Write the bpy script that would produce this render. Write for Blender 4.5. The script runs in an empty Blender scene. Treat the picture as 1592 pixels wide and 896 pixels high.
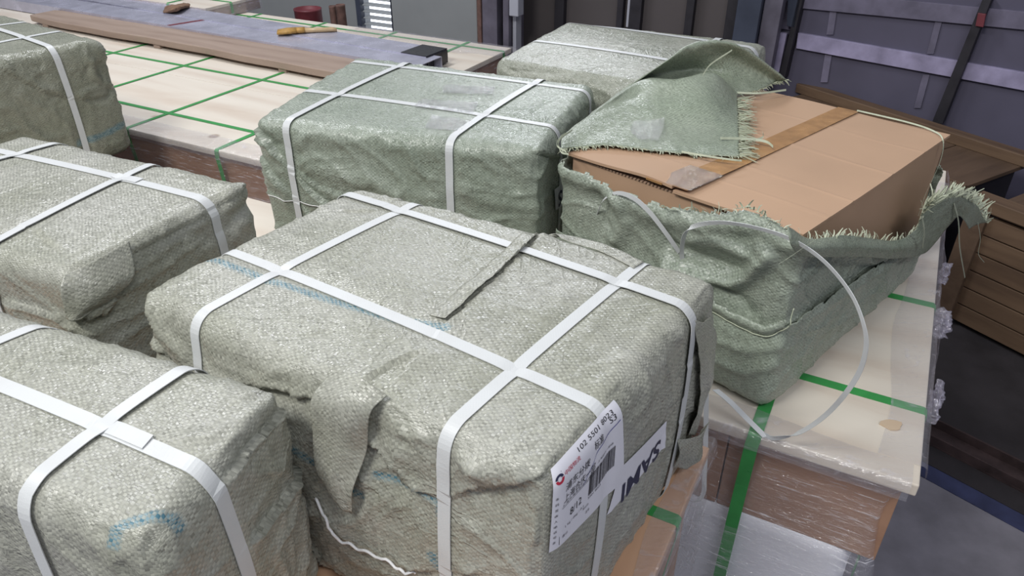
import bpy, bmesh, math, random
import numpy as np
from mathutils import Vector

random.seed(7)
rng = np.random.default_rng(7)
scene = bpy.context.scene
COL = scene.collection
PI = math.pi

# ------------------------------------------------------------------ camera
W, H, F, PITCH, ZC = 1592, 896, 1150.0, math.radians(32), 1.95
cd = bpy.data.cameras.new('camera')
cd.sensor_width = 36
cd.lens = F / W * 36
cd.clip_start = 0.02
cam = bpy.data.objects.new('camera', cd)
COL.objects.link(cam)
cam.location = (0, 0, ZC)
cam.rotation_euler = (PI / 2 - PITCH, 0, 0)
scene.camera = cam

# ------------------------------------------------------------------ colour management, world, lamps
scene.view_settings.view_transform = 'Standard'
scene.view_settings.look = 'None'
scene.view_settings.gamma = 1
scene.view_settings.use_curve_mapping = False
scene.view_settings.exposure = 0.0

world = bpy.data.worlds.new('hall_ambient')
scene.world = world
world.use_nodes = True
bgn = world.node_tree.nodes['Background']
bgn.inputs[0].default_value = (0.80, 0.84, 1.0, 1)
bgn.inputs[1].default_value = 0.30


def lamp(name, loc, target, sx, sy, power, col=(1, 1, 1)):
    l = bpy.data.lights.new(name, 'AREA')
    l.shape = 'RECTANGLE'
    l.size, l.size_y = sx, sy
    l.energy = power
    l.color = col
    o = bpy.data.objects.new(name, l)
    COL.objects.link(o)
    o.location = loc
    o.rotation_euler = (Vector(target) - Vector(loc)).to_track_quat('-Z', 'Y').to_euler()
    return o


lamp('hall_lamp', (-1.9, -0.6, 4.6), (-0.1, 1.0, 1.2), 1.5, 0.7, 116, (1.0, 0.985, 0.95))
lamp('hall_lamp', (1.2, -1.6, 4.8), (0.6, 1.0, 0.8), 2.0, 0.3, 62, (0.96, 0.97, 1.0))
lamp('hall_lamp', (-4.2, 1.2, 4.7), (-0.6, 1.4, 1.2), 2.0, 0.3, 60, (0.97, 0.98, 1.0))
lamp('hall_lamp', (-2.2, 4.2, 4.8), (-1.3, 3.4, 1.0), 1.6, 0.5, 95, (0.95, 0.96, 1.0))
lamp('hall_lamp', (0.3, 12.0, 4.9), (0.2, 2.0, 1.2), 4.0, 0.4, 220, (0.92, 0.95, 1.0))

# ------------------------------------------------------------------ geometry helpers
cp, sp = math.cos(PITCH), math.sin(PITCH)
FWD, UP, RT = np.array([0, cp, -sp]), np.array([0, sp, cp]), np.array([1.0, 0, 0])
CAM = np.array([0, 0, ZC])
AZ_A = math.radians(-28)
VA = np.array([math.cos(AZ_A), math.sin(AZ_A), 0])       # along the crates, to the right
VB = np.array([-math.sin(AZ_A), math.cos(AZ_A), 0])      # along the crates, away


def ab(a, b, z=0.0):
    p = VA * a + VB * b
    return np.array([p[0], p[1], z])


def ray(x, y):
    return FWD * F + RT * (x - W / 2) - UP * (y - H / 2)


def at(x, y, z):
    d = ray(x, y)
    return CAM + d * ((z - ZC) / d[2])


def hit(x, y, p0, n):
    d = ray(x, y)
    return CAM + d * (np.dot(np.asarray(p0) - CAM, n) / np.dot(d, n))


def _hash(i, j, k):
    n = (i * 374761393 + j * 668265263 + k * 2147483647 + 1013904223) & 0xFFFFFFFF
    n = ((n ^ (n >> 13)) * 1274126177) & 0xFFFFFFFF
    n = ((n ^ (n >> 16)) * 2246822519) & 0xFFFFFFFF
    return ((n ^ (n >> 15)) & 0xFFFF) / 32767.5 - 1.0


def noise3(p, seed=0):
    """smooth value noise, about -1..1, at the rows of p"""
    p = np.asarray(p, float) + seed * 17.31
    i = np.floor(p).astype(np.int64)
    f = p - i
    f = f * f * f * (f * (f * 6 - 15) + 10)
    r = 0
    for dx in (0, 1):
        wx = f[:, 0] if dx else 1 - f[:, 0]
        for dy in (0, 1):
            wy = f[:, 1] if dy else 1 - f[:, 1]
            for dz in (0, 1):
                wz = f[:, 2] if dz else 1 - f[:, 2]
                r = r + wx * wy * wz * _hash(i[:, 0] + dx, i[:, 1] + dy, i[:, 2] + dz)
    return r


def ridged(p, seed=0, sharp=3.0):
    return (1 - np.abs(noise3(p, seed))) ** sharp


def sstep(a, b, x):
    t = np.clip((x - a) / (b - a), 0, 1)
    return t * t * (3 - 2 * t)


def mesh_from(name, verts, faces, mat=None, parent=None, uvs=None, smooth=True, attrs=None):
    me = bpy.data.meshes.new(name)
    me.from_pydata([tuple(map(float, v)) for v in verts], [], [tuple(map(int, f)) for f in faces])
    if uvs is not None:
        l = me.uv_layers.new(name='UVMap')
        l.data.foreach_set('uv', np.asarray(uvs, dtype=np.float32).ravel())
    if attrs:
        for k, v in attrs.items():
            a = me.attributes.new(k, 'FLOAT', 'POINT')
            a.data.foreach_set('value', np.asarray(v, dtype=np.float32))
    if smooth:
        me.polygons.foreach_set('use_smooth', [True] * len(me.polygons))
    me.update()
    if mat:
        me.materials.append(mat)
    o = bpy.data.objects.new(name, me)
    COL.objects.link(o)
    if parent is not None:
        set_parent(o, parent)
    return o


def set_parent(o, p):
    o.parent = p
    o.matrix_parent_inverse = p.matrix_basis.inverted()


def tag(o, label=None, cat=None, group=None, kind=None):
    if label:
        o['label'] = label
    if cat:
        o['category'] = cat
    if group:
        o['group'] = group
    if kind:
        o['kind'] = kind
    return o


def thing(name, label, cat, loc, group=None):
    o = bpy.data.objects.new(name, None)
    COL.objects.link(o)
    o.location = tuple(map(float, loc))
    o.empty_display_size = 0.05
    return tag(o, label, cat, group)


class MB:
    """collects boxes, ribbons and tubes into one mesh"""

    def __init__(self):
        self.v, self.f = [], []

    def add(self, v, f):
        n = len(self.v)
        self.v += [tuple(map(float, q)) for q in v]
        self.f += [tuple(n + k for k in g) for g in f]
        return self

    def hexa(self, bot, top):
        """bot, top: four corners each, counter-clockwise seen from above"""
        return self.add(list(bot) + list(top), [(3, 2, 1, 0), (4, 5, 6, 7), (0, 1, 5, 4), (1, 2, 6, 5), (2, 3, 7, 6), (3, 0, 4, 7)])

    def box_ab(self, a0, a1, b0, b1, z0, z1):
        q = [(a0, b0), (a1, b0), (a1, b1), (a0, b1)]
        return self.hexa([ab(*p, z0) for p in q], [ab(*p, z1) for p in q])

    def box_fr(self, o, ex, ey, x0, x1, y0, y1, z0, z1):
        q = [(x0, y0), (x1, y0), (x1, y1), (x0, y1)]
        P = lambda x, y, z: np.asarray(o) + np.asarray(ex) * x + np.asarray(ey) * y + np.array([0, 0, z])
        return self.hexa([P(*p, z0) for p in q], [P(*p, z1) for p in q])

    def ribbon(self, pts, width_dirs, w, th=0.001, normals=None):
        """a solid flat band along pts"""
        pts = np.asarray(pts, float)
        n = len(pts)
        tn = np.gradient(pts, axis=0)
        tn /= np.linalg.norm(tn, axis=1)[:, None] + 1e-9
        wd = np.asarray(width_dirs, float)
        if wd.ndim == 1:
            wd = np.repeat(wd[None], n, 0)
        nr = np.cross(tn, wd)
        nr /= np.linalg.norm(nr, axis=1)[:, None] + 1e-9
        wv = np.broadcast_to(np.asarray(w, float), (n,))
        V = []
        for k in range(n):
            a, b = pts[k] - wd[k] * wv[k] / 2, pts[k] + wd[k] * wv[k] / 2
            V += [a, b, b + nr[k] * th, a + nr[k] * th]
        Fc = []
        for k in range(n - 1):
            i, j = 4 * k, 4 * k + 4
            for c in range(4):
                d = (c + 1) % 4
                Fc.append((i + c, i + d, j + d, j + c))
        Fc += [(3, 2, 1, 0), (4 * n - 4, 4 * n - 3, 4 * n - 2, 4 * n - 1)]
        return self.add(V, Fc)

    def tube(self, pts, r, seg=8):
        pts = np.asarray(pts, float)
        n = len(pts)
        tn = np.gradient(pts, axis=0)
        tn /= np.linalg.norm(tn, axis=1)[:, None] + 1e-9
        rr = np.broadcast_to(np.asarray(r, float), (n,))
        ref = np.array([0.31, 0.22, 0.92])
        V = []
        for k in range(n):
            x = np.cross(tn[k], ref)
            x /= np.linalg.norm(x) + 1e-9
            y = np.cross(tn[k], x)
            for s in range(seg):
                t = 2 * PI * s / seg
                V.append(pts[k] + (x * math.cos(t) + y * math.sin(t)) * rr[k])
        Fc = []
        for k in range(n - 1):
            for s in range(seg):
                t = (s + 1) % seg
                Fc.append((k * seg + s, k * seg + t, (k + 1) * seg + t, (k + 1) * seg + s))
        Fc += [tuple(range(seg))[::-1], tuple((n - 1) * seg + s for s in range(seg))]
        return self.add(V, Fc)

    def build(self, name, mat, parent=None, bevel=0.0, smooth=False):
        o = mesh_from(name, self.v, self.f, mat, parent, smooth=smooth)
        if bevel:
            m = o.modifiers.new('bevel', 'BEVEL')
            m.width = bevel
            m.segments = 2
            m.limit_method = 'ANGLE'
        return o


def catmull(P, n):
    P = np.asarray(P, float)
    k = len(P)
    Q = np.vstack([2 * P[0] - P[1], P, 2 * P[-1] - P[-2]])
    t = np.linspace(0, k - 1 - 1e-9, n)
    i = np.floor(t).astype(int)
    u = (t - i)[:, None]
    p0, p1, p2, p3 = Q[i], Q[i + 1], Q[i + 2], Q[i + 3]
    return 0.5 * (2 * p1 + (p2 - p0) * u + (2 * p0 - 5 * p1 + 4 * p2 - p3) * u ** 2 + (3 * p1 - p0 - 3 * p2 + p3) * u ** 3)


def sheet(name, net, nu, nv, mat, parent, wr=0.0015, seed=3, thick=0.001, keep=None):
    """a cloth surface through a net of world points (rows of equal length)"""
    net = np.asarray(net, float)
    rows = np.array([catmull(r, nu) for r in net])
    grid = np.array([catmull(rows[:, k], nv) for k in range(nu)]).transpose(1, 0, 2)    # nv, nu, 3
    du = np.gradient(grid, axis=1)
    dv = np.gradient(grid, axis=0)
    nr = np.cross(du, dv)
    nr /= np.linalg.norm(nr, axis=2)[..., None] + 1e-9
    flat = grid.reshape(-1, 3)
    d = noise3(flat * 22, seed) * wr + noise3(flat * 60, seed + 1) * wr * 0.45
    flat = flat + nr.reshape(-1, 3) * d[:, None]
    U = np.cumsum(np.linalg.norm(np.diff(grid, axis=1, prepend=grid[:, :1]), axis=2), axis=1)
    V = np.cumsum(np.linalg.norm(np.diff(grid, axis=0, prepend=grid[:1]), axis=2), axis=0)
    UV = np.stack([U, V], 2).reshape(-1, 2)
    faces = []
    for j in range(nv - 1):
        for i in range(nu - 1):
            if keep is not None and not keep(i / (nu - 1), j / (nv - 1)):
                continue
            faces.append((j * nu + i, j * nu + i + 1, (j + 1) * nu + i + 1, (j + 1) * nu + i))
    uvs = UV[np.array(faces).ravel()]
    o = mesh_from(name, flat, faces, mat, parent, uvs)
    if thick:
        m = o.modifiers.new('cloth', 'SOLIDIFY')
        m.thickness = thick
        m.offset = 0
    return o


# ------------------------------------------------------------------ materials
class NT:
    def __init__(self, name):
        self.m = bpy.data.materials.new(name)
        self.m.use_nodes = True
        self.t = self.m.node_tree
        self.b = self.t.nodes['Principled BSDF']
        self.out = self.t.nodes['Material Output']

    def n(self, kind, **kw):
        x = self.t.nodes.new(kind)
        for k, v in kw.items():
            setattr(x, k, v)
        return x

    def put(self, sock, v):
        if isinstance(v, bpy.types.NodeSocket):
            self.t.links.new(v, sock)
        elif v is not None:
            sock.default_value = v

    def math(self, op, a, b=None, c=None):
        x = self.n('ShaderNodeMath', operation=op)
        for s, v in zip(x.inputs, (a, b, c)):
            self.put(s, v)
        return x.outputs[0]

    def noise(self, vec, scale, detail=3, rough=0.55, col=False, dist=0.0):
        x = self.n('ShaderNodeTexNoise')
        self.put(x.inputs['Vector'], vec)
        x.inputs['Scale'].default_value = scale
        x.inputs['Detail'].default_value = detail
        x.inputs['Roughness'].default_value = rough
        x.inputs['Distortion'].default_value = dist
        return x.outputs['Color' if col else 0]

    def mix(self, f, a, b, mode='MIX'):
        x = self.n('ShaderNodeMix', data_type='RGBA', blend_type=mode)
        self.put(x.inputs[0], f)
        self.put(x.inputs[6], a if isinstance(a, bpy.types.NodeSocket) else (*a, 1))
        self.put(x.inputs[7], b if isinstance(b, bpy.types.NodeSocket) else (*b, 1))
        return x.outputs[2]

    def ramp(self, f, stops):
        x = self.n('ShaderNodeValToRGB')
        self.put(x.inputs[0], f)
        e = x.color_ramp.elements
        while len(e) < len(stops):
            e.new(0.5)
        for el, (p, c) in zip(e, stops):
            el.position = p
            el.color = (*c, 1) if len(c) == 3 else c
        return x.outputs[0]

    def rng(self, f, a, b, c, d):
        x = self.n('ShaderNodeMapRange')
        for s, v in zip(x.inputs, (f, a, b, c, d)):
            self.put(s, v)
        return x.outputs[0]

    def bump(self, h, strength=0.5, dist=0.001, normal=None):
        x = self.n('ShaderNodeBump')
        x.inputs['Strength'].default_value = strength
        x.inputs['Distance'].default_value = dist
        self.put(x.inputs['Height'], h)
        if normal is not None:
            self.put(x.inputs['Normal'], normal)
        return x.outputs[0]

    def coord(self, which='Object'):
        return self.n('ShaderNodeTexCoord').outputs[which]

    def mapping(self, vec, scale=(1, 1, 1), rot=(0, 0, 0), loc=(0, 0, 0)):
        x = self.n('ShaderNodeMapping')
        self.put(x.inputs[0], vec)
        x.inputs['Scale'].default_value = scale
        x.inputs['Rotation'].default_value = rot
        x.inputs['Location'].default_value = loc
        return x.outputs[0]

    def done(self, col=None, rough=None, normal=None, **kw):
        if col is not None:
            self.put(self.b.inputs['Base Color'], col if isinstance(col, bpy.types.NodeSocket) else (*col, 1))
        if rough is not None:
            self.put(self.b.inputs['Roughness'], rough)
        if normal is not None:
            self.put(self.b.inputs['Normal'], normal)
        for k, v in kw.items():
            self.put(self.b.inputs[k.replace('_', ' ')], v)
        return self.m


def mat_weave(name, base, alt, cell=0.0036, bump=0.8, rough=(0.20, 0.46), crease=0.36):
    """woven polypropylene tape sacking; attribute 'stripe' marks the blue tapes"""
    t = NT(name)
    uv = t.coord('UV')
    ob = t.coord('Object')
    wob = t.noise(uv, 11, 3, col=True)
    v1 = t.n('ShaderNodeVectorMath', operation='MULTIPLY_ADD')
    t.put(v1.inputs[0], wob)
    v1.inputs[1].default_value = (0.022, 0.022, 0)
    t.put(v1.inputs[2], uv)
    sep = t.n('ShaderNodeSeparateXYZ')
    t.put(sep.inputs[0], v1.outputs[0])
    x = t.math('MULTIPLY', sep.outputs[0], 1 / (cell * 1.35))
    y = t.math('MULTIPLY', sep.outputs[1], 1 / cell)
    fx, fy = t.math('FLOOR', x), t.math('FLOOR', y)
    rx, ry = t.math('FRACT', x), t.math('FRACT', y)
    chk = t.math('FLOORED_MODULO', t.math('ADD', fx, fy), 2.0)

    def white(a, b):
        comb = t.n('ShaderNodeCombineXYZ')
        t.put(comb.inputs[0], a)
        t.put(comb.inputs[1], b)
        wn = t.n('ShaderNodeTexWhiteNoise', noise_dimensions='2D')
        t.put(wn.inputs['Vector'], comb.outputs[0])
        sp_ = t.n('ShaderNodeSeparateColor')
        t.put(sp_.inputs[0], wn.outputs['Color'])
        return sp_.outputs
    cr, cg, cb = white(fx, fy)[:3]
    tx = white(fx, 3.3)[0]
    ty = white(7.7, fy)[1]
    tape = t.n('ShaderNodeMix', data_type='FLOAT')
    t.put(tape.inputs[0], chk)
    t.put(tape.inputs[2], tx)
    t.put(tape.inputs[3], ty)
    tape = tape.outputs[0]
    ex = t.math('MULTIPLY', t.math('SUBTRACT', rx, 0.5), t.math('SUBTRACT', cr, 0.5))
    ey = t.math('MULTIPLY', t.math('SUBTRACT', ry, 0.5), t.math('SUBTRACT', cg, 0.5))
    tilt = t.math('MULTIPLY', t.math('ADD', ex, ey), 1.3)
    sx = t.math('POWER', t.math('SINE', t.math('MULTIPLY', rx, PI)), 0.22)
    sy = t.math('POWER', t.math('SINE', t.math('MULTIPLY', ry, PI)), 0.22)
    mixh = t.n('ShaderNodeMix', data_type='FLOAT')
    t.put(mixh.inputs[0], chk)
    t.put(mixh.inputs[2], t.math('MULTIPLY', sx, 0.50))
    t.put(mixh.inputs[3], t.math('ADD', t.math('MULTIPLY', sy, 0.45), 0.15))
    crink = t.noise(uv, 420, 2)
    h = t.math('ADD', t.math('ADD', mixh.outputs[0], tilt), t.math('MULTIPLY', crink, 0.35))
    tone = t.noise(ob, 6, 5, 0.6)
    c = t.mix(t.rng(tone, 0.35, 0.65, 0, 1), base, alt)
    cellm = t.math('MULTIPLY', sx, sy)
    dark = t.math('MULTIPLY', t.math('MULTIPLY', chk, cellm), 0.22)
    lum = t.math('ADD', 0.82, t.math('ADD', t.math('MULTIPLY', cb, 0.16), t.math('MULTIPLY', tape, 0.12)))
    lum = t.math('SUBTRACT', lum, dark)
    slit = t.math('MULTIPLY', t.math('SUBTRACT', 1.0, sy), t.math('GREATER_THAN', cr, 0.62))
    slit2 = t.math('MULTIPLY', t.math('SUBTRACT', 1.0, sx), t.math('GREATER_THAN', cg, 0.80))
    lum = t.math('SUBTRACT', lum, t.math('MULTIPLY', t.math('ADD', slit, slit2), 0.42))
    hs = t.n('ShaderNodeHueSaturation')
    t.put(hs.inputs['Value'], lum)
    t.put(hs.inputs['Color'], c)
    at_ = t.n('ShaderNodeAttribute', attribute_name='stripe')
    blue = t.mix(t.math('GREATER_THAN', cb, 0.45), (0.050, 0.165, 0.225), (0.16, 0.27, 0.31))
    col = t.mix(t.math('MULTIPLY', at_.outputs['Fac'], t.math('ADD', 0.30, t.math('MULTIPLY', chk, 0.6))), hs.outputs[0], blue)
    r = t.rng(t.math('ADD', t.math('MULTIPLY', cb, 0.6), t.math('MULTIPLY', tone, 0.5)), 0.1, 0.9, rough[0], rough[1])
    # sharp pressed-in creases of the stiff sacking
    def crlines(sc, rot, pw, seedloc):
        nn = t.noise(t.mapping(ob, sc, rot, seedloc), 1.0, 3, 0.5, dist=0.5)
        a = t.math('SUBTRACT', 1.0, t.math('ABSOLUTE', t.math('MULTIPLY', t.math('SUBTRACT', nn, 0.5), 2.0)))
        return t.math('POWER', a, pw)
    mask = t.rng(t.noise(ob, 5, 2), 0.50, 0.66, 0.0, 1.0)
    mask2 = t.rng(t.noise(t.mapping(ob, (1, 1, 1), (0, 0, 0), (5, 3, 1)), 5, 2), 0.50, 0.66, 0.0, 1.0)
    l1 = t.math('MULTIPLY', crlines((6, 20, 22), (0.3, 0.2, 0.9), 18.0, (0, 0, 0)), mask)
    l2 = t.math('MULTIPLY', crlines((24, 8, 24), (0.2, 0.5, 0.3), 18.0, (3, 1, 2)), mask2)
    cr1 = t.bump(t.math('ADD', l1, l2), crease, 0.0040)
    nb = t.bump(h, bump, 0.0010, cr1)
    return t.done(col, r, nb, Specular_IOR_Level=0.6)


def mat_wood(name, c0, c1, c2, grain=(1, 14, 14), scale=2.2, rough=0.6, knots=0.0, rotz=-28, bump=0.15):
    t = NT(name)
    v = t.mapping(t.coord('Object'), (1, 1, 1), (0, 0, math.radians(-rotz)))
    v = t.mapping(v, grain)
    n1 = t.noise(v, scale, 6, 0.6, dist=0.6)
    w = t.n('ShaderNodeTexWave', wave_type='BANDS', bands_direction='Y')
    t.put(w.inputs['Vector'], v)
    w.inputs['Scale'].default_value = scale * 0.35
    w.inputs['Distortion'].default_value = 9
    w.inputs['Detail'].default_value = 3
    w.inputs['Detail Scale'].default_value = 0.6
    g = t.math('ADD', t.math('MULTIPLY', n1, 0.85), t.math('MULTIPLY', w.outputs['Fac'], 0.15))
    col = t.ramp(g, [(0.25, c0), (0.5, c1), (0.78, c2)])
    if knots:
        vo = t.n('ShaderNodeTexVoronoi')
        t.put(vo.inputs['Vector'], t.mapping(t.coord('Object'), (1, 1, 0.01), (0, 0, math.radians(-rotz))))
        vo.inputs['Scale'].default_value = knots
        k = t.rng(vo.outputs['Distance'], 0.05, 0.085, 1, 0)
        sc = t.n('ShaderNodeSeparateColor')
        t.put(sc.inputs[0], vo.outputs['Color'])
        k = t.math('MULTIPLY', k, t.math('GREATER_THAN', sc.outputs[0], 0.5))
        col = t.mix(t.math('MULTIPLY', k, 0.6), col, (0.20, 0.11, 0.06))
    return t.done(col, rough, t.bump(g, bump, 0.002))


def mat_plain(name, col, rough=0.5, metal=0.0, var=0.15, vs=6, bump=0.0, bs=80):
    t = NT(name)
    v = t.coord('Object')
    n = t.noise(v, vs, 5)
    c = t.mix(t.rng(n, 0.3, 0.7, 0, 1), tuple(x * (1 - var) for x in col), tuple(min(1, x * (1 + var)) for x in col))
    nm = t.bump(t.noise(v, bs, 3), 0.4, bump) if bump else None
    return t.done(c, t.rng(n, 0.3, 0.7, rough * 0.85, min(1, rough * 1.15)), nm, Metallic=metal)


def mat_strap(name, col):
    t = NT(name)
    v = t.coord('Object')
    w = t.n('ShaderNodeTexChecker')
    t.put(w.inputs['Vector'], t.mapping(v, (1, 1, 1), (0, 0, 0.75)))
    w.inputs['Scale'].default_value = 420
    n = t.noise(v, 14, 4)
    c = t.mix(t.rng(n, 0.4, 0.8, 0, 0.35), col, (0.50, 0.50, 0.49))
    return t.done(c, 0.42, t.bump(w.outputs['Fac'], 0.35, 0.0006))


def mat_film(name, tint=(0.88, 0.87, 0.92), opac=0.05, gloss=0.10, scale=(3, 3, 60), rot=(0, 0, 0), rough=0.14, line=0.42, bump=1.0):
    """thin clear plastic: see-through, milky pleats with glossy streaks painted in white, with a weak sharp gloss"""
    t = NT(name)
    v = t.mapping(t.coord('Object'), scale, rot)
    n = t.noise(v, 3.0, 4, 0.65, dist=0.8)
    n2 = t.noise(t.mapping(t.coord('Object'), (24, 24, 90), (0.3, 0.4, 0.2)), 2.0, 3)
    nb = t.bump(t.math('ADD', n, t.math('MULTIPLY', n2, 0.8)), bump, 0.008)
    gl = t.n('ShaderNodeBsdfGlossy')
    gl.inputs['Roughness'].default_value = rough
    gl.inputs['Color'].default_value = (1, 1, 1, 1)
    t.put(gl.inputs['Normal'], nb)
    tr = t.n('ShaderNodeBsdfTransparent')
    tr.inputs['Color'].default_value = (0.985, 0.985, 0.99, 1)
    df = t.n('ShaderNodeBsdfDiffuse')
    df.inputs['Color'].default_value = (*tint, 1)
    m1 = t.n('ShaderNodeMixShader')
    n3 = t.noise(t.mapping(t.coord('Object'), (5, 5, 70), (0.55, -0.45, 0.3)), 3.0, 3, 0.6, dist=0.5)
    pleat_glint = t.math('ADD', t.rng(n, 0.58, 0.72, 0, line), t.rng(n3, 0.60, 0.70, 0, line * 1.3))  # milky pleat lines that also carry the film's highlights as white colour
    t.put(m1.inputs[0], t.math('ADD', pleat_glint, opac))
    t.put(m1.inputs[1], tr.outputs[0])
    t.put(m1.inputs[2], df.outputs[0])
    m2 = t.n('ShaderNodeMixShader')
    m2.inputs[0].default_value = gloss
    t.put(m2.inputs[1], m1.outputs[0])
    t.put(m2.inputs[2], gl.outputs[0])
    t.put(t.out.inputs['Surface'], m2.outputs[0])
    return t.m


M = {}
M['sack'] = mat_weave('sack_grey_green', (0.345, 0.352, 0.284), (0.420, 0.423, 0.368))
M['sack_green'] = mat_weave('sack_green', (0.290, 0.335, 0.265), (0.350, 0.392, 0.322))
M['sack_dark'] = mat_weave('sack_olive', (0.235, 0.247, 0.185), (0.290, 0.300, 0.235))
M['sack_back'] = mat_weave('sack_back', (0.320, 0.338, 0.272), (0.385, 0.398, 0.330))
M['cloth_open'] = mat_weave('sack_green_loose', (0.290, 0.340, 0.255), (0.345, 0.390, 0.305), crease=0.14)
M['strap'] = mat_strap('white_strap', (0.60, 0.62, 0.62))
M['green'] = mat_plain('green_strap', (0.045, 0.30, 0.075), 0.32, 0, 0.12, 20)
M['card'] = mat_plain('carton_board', (0.445, 0.290, 0.185), 0.75, 0, 0.05, 3, 0.0006, 25)
M['card_edge'] = mat_plain('carton_edge', (0.30, 0.20, 0.14), 0.9, 0, 0.3, 60)
M['card_side'] = mat_wood('crate_board', (0.30, 0.165, 0.105), (0.36, 0.205, 0.13), (0.42, 0.245, 0.155), (1, 1, 12), 2.0, 0.6)
M['tape'] = mat_plain('brown_tape', (0.37, 0.205, 0.085), 0.25, 0, 0.18, 30, 0.0012, 45)
M['ply'] = mat_wood('pale_plywood', (0.60, 0.505, 0.41), (0.70, 0.635, 0.54), (0.75, 0.695, 0.60), (1, 5, 5), 1.3, 0.55, 3.2)
M['ply_edge'] = mat_wood('plywood_edge', (0.45, 0.33, 0.22), (0.56, 0.43, 0.30), (0.62, 0.50, 0.36), (1, 1, 40), 2.0, 0.6)
M['board'] = mat_wood('orange_board', (0.52, 0.30, 0.18), (0.62, 0.38, 0.235), (0.70, 0.45, 0.29), (8, 1, 1), 1.8, 0.55)
M['plank'] = mat_wood('old_plank', (0.24, 0.172, 0.135), (0.32, 0.24, 0.19), (0.37, 0.285, 0.23), (1, 6, 6), 1.8, 0.8)
M['crate'] = mat_wood('dark_pine', (0.085, 0.050, 0.030), (0.135, 0.083, 0.048), (0.18, 0.115, 0.068), (1, 9, 9), 2.2, 0.65, 0, -59)
M['crate_b'] = mat_wood('dark_pine_cross', (0.075, 0.046, 0.029), (0.115, 0.072, 0.044), (0.15, 0.095, 0.06), (9, 1, 9), 2.2, 0.65, 0, -59)
M['foam'] = mat_plain('white_foam', (0.84, 0.85, 0.90), 0.5, 0, 0.03, 5, 0.001, 60)
M['film'] = mat_film('stretch_film', scale=(4, 4, 34), rot=(0.25, 0.35, 0))
M['film_edge'] = mat_film('film_bunch', (0.62, 0.58, 0.72), 0.16, 0.16, (14, 14, 14))
M['film_top'] = mat_film('film_sheet', (0.80, 0.78, 0.84), 0.10, 0.10, (5, 30, 5), (0, 0, math.radians(28)), line=0.2, bump=.5)
M['clear_tape'] = mat_film('clear_tape', (0.75, 0.77, 0.75), 0.02, 0.36, (55, 55, 55), line=0.08, rough=0.10)
M['alu'] = mat_plain('dull_aluminium', (0.50, 0.50, 0.60), 0.26, 0.35, 0.15, 9, 0.001, 18)
M['black'] = mat_plain('black_plastic', (0.02, 0.02, 0.024), 0.3, 0, 0.2, 30, 0.002, 40)
M['red'] = mat_plain('red_paint', (0.17, 0.035, 0.045), 0.5, 0, 0.2, 10)
M['paper'] = mat_plain('label_paper', (0.76, 0.76, 0.82), 0.5, 0, 0.02, 10)
M['ink'] = mat_plain('label_ink', (0.025, 0.025, 0.03), 0.6, 0, 0.05)
M['navy'] = mat_plain('navy_ink', (0.02, 0.022, 0.06), 0.6, 0, 0.05)
M['pen'] = mat_plain('pen_ink', (0.02, 0.03, 0.25), 0.6, 0, 0.05)
M['logo_red'] = mat_plain('logo_red', (0.45, 0.02, 0.05), 0.6, 0, 0.05)
M['thread'] = mat_plain('loose_thread', (0.43, 0.465, 0.345), 0.5, 0, 0.15, 40)
M['thread_white'] = mat_plain('white_string', (0.72, 0.72, 0.72), 0.6, 0, 0.1, 40)
M['floor'] = mat_plain('concrete', (0.215, 0.205, 0.23), 0.85, 0, 0.25, 5, 0.002, 60)
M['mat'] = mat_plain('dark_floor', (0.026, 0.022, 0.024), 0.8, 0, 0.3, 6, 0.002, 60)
M['bluepaint'] = mat_plain('blue_paint', (0.035, 0.042, 0.10), 0.7, 0, 0.3, 12)
M['rust'] = mat_plain('rusty_steel', (0.055, 0.035, 0.034), 0.7, 0.2, 0.4, 14)
M['greywall'] = mat_plain('grey_paint', (0.27, 0.285, 0.29), 0.6, 0, 0.06, 3)
M['purple'] = mat_plain('steel_column_paint', (0.13, 0.12, 0.155), 0.5, 0, 0.3, 7)
M['rustedge'] = mat_plain('rust_edge', (0.15, 0.085, 0.07), 0.8, 0, 0.4, 20)
M['brownwall'] = mat_plain('brown_cladding', (0.092, 0.080, 0.080), 0.85, 0, 0.14, 2)
M['blackgap'] = mat_plain('dark_steel', (0.022, 0.02, 0.026), 0.6, 0, 0.3, 9)
M['bluecol'] = mat_plain('slate_blue_column', (0.045, 0.055, 0.085), 0.6, 0, 0.2, 6)
M['sidewall'] = mat_plain('dusk_steel_sheet', (0.098, 0.091, 0.135), 0.7, 0, 0.15, 2)
M['sidelight'] = mat_plain('pale_batten', (0.33, 0.30, 0.44), 0.7, 0, 0.25, 9)
M['lilac'] = mat_plain('faded_batten', (0.155, 0.142, 0.20), 0.7, 0, 0.25, 9)
M['white'] = mat_plain('white_enamel', (0.45, 0.46, 0.52), 0.4, 0, 0.05)
M['bristle'] = mat_plain('amber_bristle', (0.42, 0.24, 0.06), 0.6, 0, 0.2, 60, 0.001, 200)
M['handle'] = mat_plain('brush_handle', (0.50, 0.36, 0.20), 0.35, 0, 0.15, 20)
M['rag'] = mat_plain('brown_rag', (0.20, 0.12, 0.075), 0.9, 0, 0.3, 30, 0.003, 60)

t_ = NT('daylight_outside')
em = t_.n('ShaderNodeEmission')
em.inputs[0].default_value = (0.86, 0.90, 1, 1)
em.inputs[1].default_value = 2.6
t_.put(t_.out.inputs['Surface'], em.outputs[0])
M['daylight'] = t_.m

# ------------------------------------------------------------------ setting
def struct(o):
    return tag(o, kind='structure')


fl = MB().add([(-9, -3, 0), (9, -3, 0), (9, 12, 0), (-9, 12, 0)], [(0, 1, 2, 3)])
struct(fl.build('floor', M['floor']))
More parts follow.
